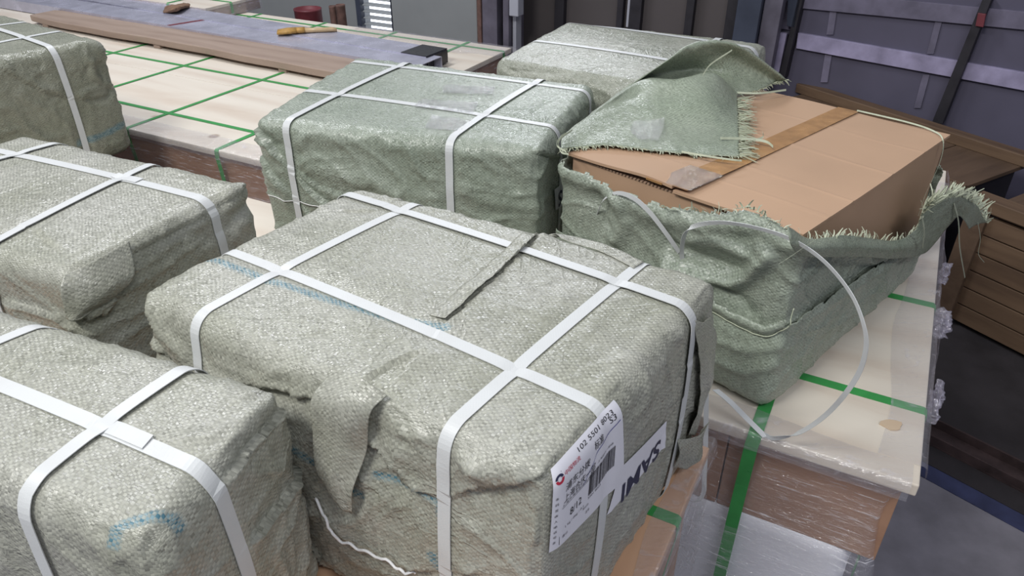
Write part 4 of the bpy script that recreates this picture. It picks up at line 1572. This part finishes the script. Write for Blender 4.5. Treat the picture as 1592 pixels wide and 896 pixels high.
net = face_net(P5, 'right', [
    [(95, 425, .004), (140, 410, .006), (200, 375, .004)],
    [(92, 450, .010), (140, 440, .012), (190, 420, .004)],
    [(96, 476, .012), (132, 468, .014), (166, 455, .006)],
    [(100, 501, .006), (112, 497, .008), (124, 490, .005)]])
sheet('folded_tail', net, 36, 36, M['sack'], p5, .002, 71, .0015)

# ---- P7: parcel at the upper left edge
r7 = at(157, 60, 1.35)
e7, f7 = np.array([math.cos(math.radians(-35)), math.sin(math.radians(-35)), 0]), np.array([math.cos(math.radians(52)), math.sin(math.radians(52)), 0])
fr7 = r7 - f7 * .47
P7 = Parcel([fr7 - e7 * .68, fr7, r7, r7 - e7 * .68], r=.035, seed=31, bulge=.014, amp=1.15)
p7 = thing('wrapped_parcel', 'dark olive parcel at the upper left edge, in front of the weathered plank', 'parcel', P7.center, PARCELS)
P7.fold('right', [(165, 145), (140, 152), (100, 150), (60, 140), (0, 105)], -.009, .03, 'step')
P7.fold('right', [(140, 95), (145, 118), (165, 130)], .014, .012, 'ridge')
P7.fold('right', [(150, 100), (158, 125), (172, 142)], .012, .012, 'groove')
P7.fold('right', [(135, 72), (130, 100), (120, 116)], .005, .006, 'ridge')
P7.stripe('right', [(120, 222), (160, 208), (195, 190)], .018)
S7 = [P7.strap(p7, 'A', (10, 52), (60, 68), .020, off=.0035), P7.strap(p7, 'B', (78, 52), (20, 64), .018), P7.strap(p7, 'B', (30, 36), (5, 40), .018)]
P7.body(M['sack_dark'], p7, .008)
for s in S7:
    P7.build_strap(p7, s)

# ---- P3: middle back parcel
P3 = Parcel([at(395, 184, 1.35), at(836, 232, 1.35), at(925, 132, 1.35), at(556, 86, 1.35)], r=.028, seed=41, bulge=.012, amp=1.0)
p3 = thing('wrapped_parcel', 'green parcel in the middle behind the large one, with shiny tape patches on top', 'parcel', P3.center, PARCELS)
P3.fold('front', [(560, 335), (520, 322), (490, 298), (450, 258), (402, 205)], .013, .03, 'step')
P3.fold('front', [(500, 345), (460, 305), (430, 275), (402, 240)], .010, .02, 'step')
P3.fold('front', [(640, 335), (560, 305), (500, 290), (460, 262)], .007, .02, 'step')
P3.fold('front', [(405, 215), (440, 225), (465, 238)], .006, .012, 'groove')
P3.fold('front', [(705, 290), (760, 310), (830, 325)], .008, .02, 'ridge')
P3.fold('front', [(405, 195), (480, 210), (600, 225), (700, 235), (810, 245)], .004, .02, 'ridge')
P3.fold('front', [(480, 260), (580, 280), (680, 330)], .006, .02, 'ridge')
P3.fold('right', [(835, 238), (868, 246), (890, 250)], .013, .02, 'step')
P3.fold('right', [(838, 260), (842, 320)], .006, .01, 'groove')
P3.fold('top', [(815, 190), (835, 172), (850, 160)], .004, .008, 'groove')
sq_ = P3.poly('right', [(856, 294), (868, 284), (869, 318), (857, 326)])
P3.calm.append(('right', sq_.mean(0), (.05, .05)))
S3 = [P3.strap(p3, 'A', (470, 140), (800, 188)), P3.strap(p3, 'A', (570, 98), (870, 136)), P3.strap(p3, 'B', (640, 95), (500, 162), off=.0035), P3.strap(p3, 'B', (845, 122), (740, 190), off=.0035)]
P3.body(M['sack_green'], p3, .006)
for s in S3:
    P3.build_strap(p3, s)
m = MB()
m.tube(P3.on_face('front', catmull(P3.poly('front', [(420, 302), (450, 309), (480, 313), (505, 316)]), 24), .003), .0012, 6)
m.build('string', M['thread_white'], p3, smooth=True)
V, Fc, _ = P3.patch('right', sq_, 12, 10, .003)
nl = mesh_from('name_label', V, Fc, M['paper'], p3)
nl['label'] = 'corner of a white paper label'
tv, tf = text_verts('S', 1.0, .02)
tv = (tv - tv.min(0)) / (tv.max(0) - tv.min(0))
t0 = P3.uv_face('right', 861, 300)
pts = np.array([(t0[0] + .035 * (1 - a), t0[1] - .04 * b) for a, b in tv])
mesh_from('print', P3.on_face('right', pts, .0042), tf, M['navy'], nl, smooth=False)
for q in ([(690, 136), (770, 140), (765, 152), (688, 150)], [(655, 160), (745, 165), (735, 180), (640, 172)], [(672, 184), (735, 192), (715, 207), (660, 203)]):
    V, Fc, _ = P3.patch('top', P3.poly('top', q), 70, 40, .0020, .0022, 7)
    mesh_from('tape_patch', V, Fc, M['clear_tape'], p3)['label'] = 'shiny clear tape'

# ---- P4: far parcel
P4 = Parcel([at(768, 92, 1.35), at(1048, 142, 1.35), at(1196, 66, 1.35), at(878, 32, 1.35)], r=.035, seed=51, bulge=.012, amp=1.0)
p4 = thing('wrapped_parcel', 'farthest grey green parcel, behind the opened carton', 'parcel', P4.center, PARCELS)
P4.fold('front', [(790, 108), (840, 112), (900, 110), (930, 118), (960, 135)], .010, .02, 'groove')
P4.fold('front', [(775, 98), (800, 112), (840, 128)], .008, .015, 'groove')
S4 = [P4.strap(p4, 'A', (820, 62), (1030, 94)), P4.strap(p4, 'A', (890, 35), (1100, 64)), P4.strap(p4, 'B', (1125, 56), (1090, 78), off=.0035)]
P4.body(M['sack_back'], p4, .007)
for s in S4:
    P4.build_strap(p4, s)

# ------------------------------------------------------------------ P2: opened carton in a torn sack
FL, FR, BR = at(886, 233, 1.35), at(1250, 358, 1.35), at(1478, 204, 1.35)
BL = at(1212, 138, 1.35)
BL = (BL + (FL + BR - FR)) / 2
cen = (FL + FR + BR + BL) / 4
bx_ = thing('cardboard_box', 'opened brown cardboard box with brown tape, inside the torn sack', 'box', (cen[0], cen[1], .953))


def lerp_quad(s, t, z):
    p = FL * (1 - s) * (1 - t) + FR * s * (1 - t) + BR * s * t + BL * (1 - s) * t
    return np.array([p[0], p[1], z])


def slab(m, s0, s1, t0, t1, z0, z1):
    q = [(s0, t0), (s1, t0), (s1, t1), (s0, t1)]
    m.hexa([lerp_quad(*p, z0) for p in q], [lerp_quad(*p, z1) for p in q])
    return m


body = slab(MB(), .006, .994, .008, .994, .954, 1.334).build('body', M['card'], bx_, bevel=.004)


def flap(s0, s1, lift):
    """one closing flap of the box; lift raises its front edge"""
    m = MB()
    n, k = 14, 96
    V, Fc = [], []
    for layer in (0, 1):
        for j in range(k + 1):
            for i in range(n + 1):
                s, t = s0 + (s1 - s0) * i / n, j / k
                z = 1.3350 + layer * .006 + lift(s) * (1 - t) ** 3
                z += .0012 * math.sin(9 * s + 5 * t)
                for t_s, g in ((.16, .0009), (.30, .0012), (.56, .0014), (.80, .0009)):      # pressed score lines
                    z += g * math.exp(-((t + .02 * s - t_s) / .007) ** 2)
                V.append(lerp_quad(s, t - .006 * (1 - t), z))
    N_ = (n + 1) * (k + 1)
    for j in range(k):
        for i in range(n):
            a = j * (n + 1) + i
            Fc.append((a, a + n + 1, a + n + 2, a + 1))
            Fc.append((N_ + a, N_ + a + 1, N_ + a + n + 2, N_ + a + n + 1))
    for i in range(n):
        Fc.append((i, i + 1, N_ + i + 1, N_ + i))
        b = k * (n + 1) + i
        Fc.append((b + 1, b, N_ + b, N_ + b + 1))
    for j in range(k):
        a, b = j * (n + 1), (j + 1) * (n + 1)
        Fc.append((b, a, N_ + a, N_ + b))
        Fc.append((a + n, b + n, N_ + b + n, N_ + a + n))
    return mesh_from('flap', V, Fc, M['card'], bx_, smooth=False)


flap(-.004, .497, lambda s: .010 * math.exp(-((s - .40) / .16) ** 2) + .003)
flap(.503, 1.004, lambda s: .002)
# corrugated edge strip of the inner flaps showing in the gap
m = MB()
for k in range(60):
    s0 = .01 + k / 60 * .97
    slab(m, s0, s0 + .010, .002, .012, 1.3335, 1.3352)
m.build('inner_flap', M['card_edge'], bx_)
# tape along the seam
def tape_strip(s0, s1, dz, name='packing_tape', mat='tape', t0=-.004, t1=1.0, drop=.0):
    nt = 60
    net_ = []
    for k in range(nt):
        t = t0 + (t1 - t0) * k / (nt - 1)
        z = 1.3418 + dz + .010 * math.exp(-(((s0 + s1) / 2 - .40) / .16) ** 2) * max(0, 1 - t) ** 3 * .9 + .0022
        net_.append([lerp_quad(s0 + (s1 - s0) * j / 3, t, z) for j in range(4)])
    return sheet(name, net_, 10, 160, M[mat], bx_, .0004, 81, 0)


tape_strip(.452, .560, 0)
ts = tape_strip(.42, .57, .0012, 'packing_tape', 'clear_tape', -.004, .16)
ts['label'] = 'clear tape over the brown tape'
V, Fc = [], []
t_sw = [lerp_quad(.40, .004, 1.3470), lerp_quad(.47, .004, 1.3470)]
m = MB()
m.hexa([lerp_quad(.385, -.009, 1.346), lerp_quad(.455, -.009, 1.345), lerp_quad(.455, .05, 1.346), lerp_quad(.385, .05, 1.346)],
       [lerp_quad(.385, -.009, 1.3500), lerp_quad(.455, -.009, 1.3490), lerp_quad(.455, .05, 1.3480), lerp_quad(.385, .05, 1.3480)])
m.build('packing_tape', M['tape'], bx_)

# torn sack: the lower part still round the box
sk_ = thing('torn_sack', 'torn open green woven sack around the brown cardboard box, with frayed edges', 'sack', (cen[0], cen[1], .95))
ctr = cen[:2]
SQ = [p + np.array([*((p[:2] - ctr) / np.linalg.norm(p[:2] - ctr) * .020), 0]) for p in (FL, FR, BR, BL)]
PS = Parcel(SQ, r=.026, seed=61, bulge=.006, amp=.9, grow=.0, z1=1.36)
rim_f = PS.poly('front', [(868, 252), (900, 262), (950, 287), (1000, 308), (1060, 322), (1120, 330), (1160, 322), (1200, 345), (1250, 372)])
rim_r = PS.poly('right', [(1250, 372), (1300, 368), (1350, 372), (1400, 382), (1440, 360), (1452, 330)])
PS.fold('right', [(1250, 370), (1350, 395), (1430, 390)], .010, .02, 'ridge', .05)
PS.fold('front', [(870, 262), (950, 300), (1060, 345), (1180, 350), (1260, 385)], .014, .022, 'ridge', .05)
PS.fold('front', [(1040, 378), (1080, 395), (1120, 410), (1158, 424)], .017, .022, 'groove', .03)
PS.fold('front', [(1040, 412), (1090, 432), (1140, 440), (1162, 430), (1200, 395)], .020, .014, 'ridge', .03)
PS.fold('front', [(1075, 372), (1120, 378), (1160, 395), (1190, 380)], .012, .014, 'ridge', .03)
PS.fold('front', [(1110, 440), (1150, 465), (1165, 485)], .014, .02, 'groove', .03)
PS.fold('front', [(1225, 380), (1245, 420), (1255, 470)], .012, .02, 'ridge', .03)
PS.fold('front', [(930, 300), (940, 345), (955, 360)], .016, .018, 'groove', .02)
PS.fold('front', [(965, 300), (975, 345), (960, 370)], .018, .02, 'ridge', .02)


def keep_sack(c, side):
    rf = np.interp(c[:, 0], rim_f[:, 0], rim_f[:, 1])
    order = np.argsort(rim_r[:, 0])
    rr = np.interp(c[:, 1], rim_r[order, 0], rim_r[order, 1])
    jag = .006 * noise3(c * 70, 3) + .004 * noise3(c * 160, 4)
    ok = np.zeros(len(c), bool)
    ok |= (side == 1) & (c[:, 2] < rf + jag)
    ok |= (side == 2) & (c[:, 2] < rr + jag)
    ok |= (side == 3) & (c[:, 2] < .30 + jag)
    ok |= (side == 4) & (c[:, 2] < .37 + jag)
    ok |= side == 5
    return ok


PS.body(M['sack_green'], sk_, .005, 'sack_body', keep_sack, .001)
# the lower outer layer of the sack, folded over in a band along its top edge
SQ2 = [p + np.array([*((p[:2] - ctr) / np.linalg.norm(p[:2] - ctr) * .034), 0]) for p in (FL, FR, BR, BL)]
PO = Parcel(SQ2, r=.030, seed=66, bulge=.006, amp=.75, grow=.0, z1=1.36)
rim2_f = PO.poly('front', [(900, 372), (1000, 412), (1060, 440), (1110, 466), (1150, 490), (1190, 506), (1225, 500), (1262, 480)])
rim2_r = PO.poly('right', [(1262, 480), (1300, 452), (1345, 420), (1390, 394), (1428, 378), (1450, 360)])
PO.fold('front', [(1000, 418), (1060, 446), (1110, 474), (1150, 498), (1190, 514), (1225, 508), (1262, 488)], .006, .010, 'ridge', .05)
PO.fold('front', [(1060, 458), (1110, 486), (1150, 510), (1190, 526), (1235, 512)], .005, .008, 'groove', .05)
PO.fold('front', [(1110, 560), (1160, 580), (1200, 570)], .006, .010, 'ridge', .03)
PO.fold('front', [(1105, 525), (1160, 545), (1220, 540)], .005, .010, 'ridge', .03)
PO.fold('right', [(1262, 490), (1300, 462), (1345, 430), (1390, 404)], .005, .012, 'ridge', .05)
PO.fold('right', [(1210, 520), (1290, 530), (1350, 470)], .004, .02, 'groove', .04)


def keep_outer(c, side):
    rf = np.interp(c[:, 0], rim2_f[:, 0], rim2_f[:, 1])
    order = np.argsort(rim2_r[:, 0])
    rr = np.interp(c[:, 1], rim2_r[order, 0], rim2_r[order, 1])
    jag = .002 * noise3(c * 40, 3)
    return ((side == 1) & (c[:, 2] < rf + jag)) | ((side == 2) & (c[:, 2] < rr + jag)) | ((side == 3) & (c[:, 2] < .12))


PO.body(M['sack_green'], sk_, .0045, 'outer_layer', keep_outer, .002)
pb_ = catmull(PO.poly('front', [(1105, 482), (1150, 508), (1190, 523), (1225, 515), (1258, 498)]), 40)
MB().tube(PO.on_face('front', pb_, .003), .0012, 6).build('seam_thread', M['thread'], sk_, smooth=True)


def strands(root, name, base, dirs, lens, w, mat, seed, droop=.3, curl=.5):
    """frayed tape ends: many thin bent ribbons"""
    r = random.Random(seed)
    m = MB()
    for b, d, L in zip(base, dirs, lens):
        d = np.asarray(d, float)
        d = d / (np.linalg.norm(d) + 1e-9)
        side = np.cross(d, (0, 0, 1))
        if np.linalg.norm(side) < .1:
            side = np.array([1., 0, 0])
        side /= np.linalg.norm(side)
        k = r.uniform(-curl, curl)
        dr = droop * r.uniform(.3, 1.4)
        pts = [np.asarray(b) + d * L * s + side * k * L * s * s - np.array([0, 0, dr * L * s * s]) for s in (0, .3, .6, 1)]
        m.ribbon(pts, side if r.random() < .6 else np.cross(side, d), [w, w, w * .9, w * .5], .0003)
    return tag(m.build(name, mat, root, smooth=False), kind='stuff')


def rand_dirs(n, base, spread, seed):
    r = np.random.default_rng(seed)
    return np.asarray(base)[None] + r.normal(0, spread, (n, 3))


rr_ = np.random.default_rng(4)
# fringe along the torn rim
pf = catmull(rim_f, 90)[40:]
W_ = PS.on_face('front', pf, .006)
strands(sk_, 'frayed_threads', W_, rand_dirs(50, (.1, -.5, 1.0), .5, 3), rr_.uniform(.008, .026, 50), .003, M['thread'], 5)
pr_ = catmull(rim_r, 90)[:70:3]
W_ = PS.on_face('right', pr_, .008)
strands(sk_, 'frayed_threads', W_, rand_dirs(len(pr_), (-.25, .15, 1.0), .35, 6), rr_.uniform(.010, .026, len(pr_)), .003, M['thread'], 6)

# folded-out cuff along the right side, running into the curled tail
eR = (BR - FR) / np.linalg.norm(BR - FR)
oR = np.array([eR[1], -eR[0], 0])
nL = []
LR = np.linalg.norm(BR - FR)


def rp(px, py, out):
    """point seen at a pixel on a plane parallel to the right side, 'out' metres off it"""
    return hit(px, py, FR + oR * out, oR)


top_l = [(1222, 352, .022), (1262, 372, .030), (1310, 366, .036), (1350, 370, .038), (1392, 374, .040), (1422, 358, .046), (1440, 322, .060), (1462, 312, .075), (1490, 306, .085), (1516, 318, .09), (1534, 346, .09)]
mid_l = [(1228, 378, .034), (1266, 386, .045), (1310, 384, .050), (1350, 385, .052), (1392, 388, .052), (1428, 380, .055), (1450, 352, .066), (1470, 330, .078), (1492, 320, .088), (1508, 330, .092), (1518, 350, .092)]
bot_l = [(1240, 398, .030), (1275, 400, .042), (1312, 400, .046), (1350, 400, .046), (1390, 402, .046), (1432, 396, .050), (1452, 380, .062), (1474, 352, .074), (1488, 336, .084), (1498, 342, .090), (1506, 356, .092)]
net = [[rp(*p) for p in row] for row in (top_l, mid_l, bot_l)]
sheet('torn_edge', net, 110, 22, M['cloth_open'], sk_, .0016, 91, .001)
row = catmull(np.array(net[0]), 120)
tail = row[66:]
tl_ = np.gradient(row, axis=0)[66:]
tl_ /= np.linalg.norm(tl_, axis=1)[:, None]
upn = np.cross(oR, tl_)
upn *= np.sign(upn[:, 2:3] + .3)
base = np.repeat(tail, 3, 0) + np.random.default_rng(8).normal(0, .002, (len(tail) * 3, 3))
dirs = np.repeat(upn * .8 + tl_ * .7, 3, 0) + np.random.default_rng(9).normal(0, .22, (len(tail) * 3, 3))
strands(sk_, 'frayed_threads', base, dirs, np.random.default_rng(10).uniform(.022, .050, len(base)), .0036, M['thread'], 11, .1, .3)
edge = np.array([row[k] for k in range(10, 66, 1)])
strands(sk_, 'frayed_threads', edge, rand_dirs(56, (.45, .75, .75), .22, 16), rr_.uniform(.008, .024, 56), .0026, M['thread'], 12, .1)
for pts, w in (([(1483, 316, .086), (1490, 345, .092), (1492, 385, .094), (1500, 432, .094)], .006), ([(1520, 346, .092), (1524, 372, .094), (1521, 395, .094), (1530, 408, .095)], .0032),
               ([(1433, 336, .066), (1437, 360, .070), (1434, 385, .066)], .006), ([(1272, 370, .05), (1250, 385, .055), (1228, 400, .06), (1212, 410, .06)], .005)):
    P_ = catmull(np.array([rp(*p) for p in pts]), 16)
    MB().ribbon(P_, eR, w, .0005).build('loose_thread', M['thread'], sk_)
P_ = catmull(np.array([lerp_quad(.55, 1.0, 1.346), lerp_quad(.8, .99, 1.349), lerp_quad(.93, .98, 1.346), lerp_quad(1.004, .93, 1.343), rp(1462, 250, .012), rp(1440, 300, .014), rp(1428, 335, .04)]), 40)
MB().ribbon(P_, ez * .7 + eR * .7, .004, .0005).build('loose_thread', M['thread'], sk_)

# big flap folded back over the top of the box
fl_rows = [
    [(872, 232, 1.357), (905, 228, 1.352), (950, 226, 1.3535), (1010, 233, 1.3535), (1080, 240, 1.353), (1150, 243, 1.353)],
    [(874, 214, 1.362), (915, 200, 1.362), (965, 190, 1.362), (1020, 195, 1.362), (1085, 200, 1.362), (1148, 212, 1.356)],
    [(888, 200, 1.360), (935, 172, 1.372), (985, 150, 1.385), (1040, 150, 1.395), (1095, 155, 1.400), (1148, 178, 1.362)],
    [(915, 180, 1.360), (955, 152, 1.385), (1000, 125, 1.405), (1050, 124, 1.420), (1110, 116, 1.425), (1146, 152, 1.365)],
    [(925, 172, 1.350), (962, 145, 1.375), (1008, 120, 1.395), (1055, 126, 1.392), (1108, 122, 1.395), (1150, 146, 1.357)],
    [(935, 165, 1.345), (970, 138, 1.375), (1020, 112, 1.410), (1062, 108, 1.402), (1118, 112, 1.400), (1180, 140, 1.357)],
    [(945, 158, 1.340), (985, 130, 1.385), (1030, 100, 1.445), (1072, 84, 1.460), (1125, 85, 1.445), (1205, 128, 1.362)],
    [(955, 150, 1.330), (1000, 122, 1.375), (1045, 88, 1.455), (1088, 64, 1.485), (1150, 72, 1.470), (1222, 124, 1.372)],
    [(975, 140, 1.31), (1010, 122, 1.345), (1055, 95, 1.40), (1095, 75, 1.43), (1155, 82, 1.43), (1226, 130, 1.352)]]
net = [[at(*p) for p in row] for row in fl_rows]
sheet('torn_flap', net, 90, 110, M['cloth_open'], sk_, .0016, 95, .001)
# fringe of the flap: right edge and front edge
e1 = catmull(np.array([at(*r[-1]) for r in fl_rows[:4]]), 70)
strands(sk_, 'frayed_threads', np.repeat(e1, 2, 0) + np.random.default_rng(2).normal(0, .002, (140, 3)), rand_dirs(140, (.85, -.28, .0), .22, 21), rr_.uniform(.018, .045, 140), .0032, M['thread'], 22, .12, .3)
e2 = catmull(np.array([at(*p) for p in fl_rows[0]]), 110)
strands(sk_, 'frayed_threads', e2, rand_dirs(110, (.25, -.6, -.05), .3, 23), rr_.uniform(.004, .012, 110), .003, M['thread'], 24, .3, .4)
e3 = catmull(np.array([at(*r[-1]) for r in fl_rows[4:8]]), 50)
strands(sk_, 'frayed_threads', e3, rand_dirs(50, (.5, -.6, .1), .3, 25), rr_.uniform(.006, .016, 50), .003, M['thread'], 26, .3, .4)
for pts, w in (([(1060, 236, 1.358), (1100, 243, 1.360), (1135, 248, 1.360), (1153, 250, 1.356)], .004), ([(1120, 215, 1.362), (1160, 216, 1.358), (1190, 220, 1.358), (1202, 228, 1.355)], .006),
               ([(1158, 222, 1.356), (1185, 214, 1.36), (1186, 206, 1.372)], .005), ([(1092, 118, 1.428), (1105, 100, 1.45), (1138, 78, 1.475)], .004),
               ([(1145, 144, 1.36), (1180, 145, 1.362), (1222, 140, 1.36)], .005), ([(885, 206, 1.37), (873, 212, 1.375), (866, 226, 1.37), (880, 236, 1.36)], .004),
               ([(890, 202, 1.37), (870, 218, 1.375), (872, 236, 1.36), (884, 240, 1.355)], .004)):
    P_ = catmull(np.array([at(*p) for p in pts]), 16)
    MB().ribbon(P_, (0, .5, .86), w, .0005).build('loose_thread', M['thread'], sk_)
# shiny clear tape patch on the flap
tp = [[at(x, y, z) for x, y, z in row] for row in ([(985, 192, 1.3655), (1010, 190, 1.3665), (1033, 186, 1.3675)], [(980, 206, 1.3610), (1006, 206, 1.3620), (1030, 206, 1.3630)], [(992, 220, 1.3570), (1006, 220, 1.3575), (1022, 222, 1.3585)])]
sheet('tape_patch', [[p + np.array([0, 0, .006]) for p in r] for r in tp], 50, 40, M['clear_tape'], sk_, .002, 97, 0)['label'] = 'shiny clear tape'
# loose white straps of the torn sack
m = MB()
arc = [(1062, 415, .012), (1060, 390, .03), (1066, 362, .06), (1085, 350, .075), (1125, 346, .085), (1175, 354, .09), (1230, 372, .10), (1280, 405, .115), (1322, 455, .13), (1343, 505, .14), (1346, 545, .135), (1330, 590, .12), (1290, 640, .10), (1245, 672, .09), (1205, 682, .085), (1188, 676, .083)]
oF = np.array([(FR - FL)[1], -(FR - FL)[0], 0])
oF /= np.linalg.norm(oF)


def fp(px, py, out):
    return hit(px, py, FR + oF * out, oF)


P_ = catmull(np.array([fp(*p) for p in arc]), 120)
zt_ = np.maximum(P_[:, 2], .962)
P_[:, 2] = np.where(P_[:, 1] < 1.2, P_[:, 2], zt_)
tn = np.gradient(P_, axis=0)
tn /= np.linalg.norm(tn, axis=1)[:, None]
wdr = np.cross(tn, np.array([.35, -.55, .75]))
wdr /= np.linalg.norm(wdr, axis=1)[:, None]
MB().ribbon(P_, np.cross(wdr, tn) * .75 + wdr * .25, .011, .0009).build('loose_strap', M['strap'], sk_)
arc = [(928, 335, .012), (938, 312, .03), (958, 300, .04), (985, 308, .045), (1010, 330, .045), (1035, 362, .035), (1056, 392, .015)]
P_ = catmull(np.array([fp(*p) for p in arc]), 50)
MB().ribbon(P_, (.3, -.3, .9), .011, .0009).build('loose_strap', M['strap'], sk_)
arc = [(1112, 606, .10), (1135, 625, .10), (1160, 650, .092), (1190, 680, .085)]
P_ = catmull(np.array([fp(*p) for p in arc]), 30)
MB().ribbon(P_, VA * .8 + VB * .6, .013, .0009).build('loose_strap', M['strap'], sk_)
arc = [(1098, 560, .115), (1098, 620, .125), (1097, 690, .135), (1095, 740, .135), (1094, 765, .135), (1086, 778, .14), (1076, 780, .145)]
P_ = catmull(np.array([fp(*p) for p in arc]), 40)
MB().ribbon(P_, VA * .9 + VB * .3, .010, .0009).build('loose_strap', M['strap'], sk_)
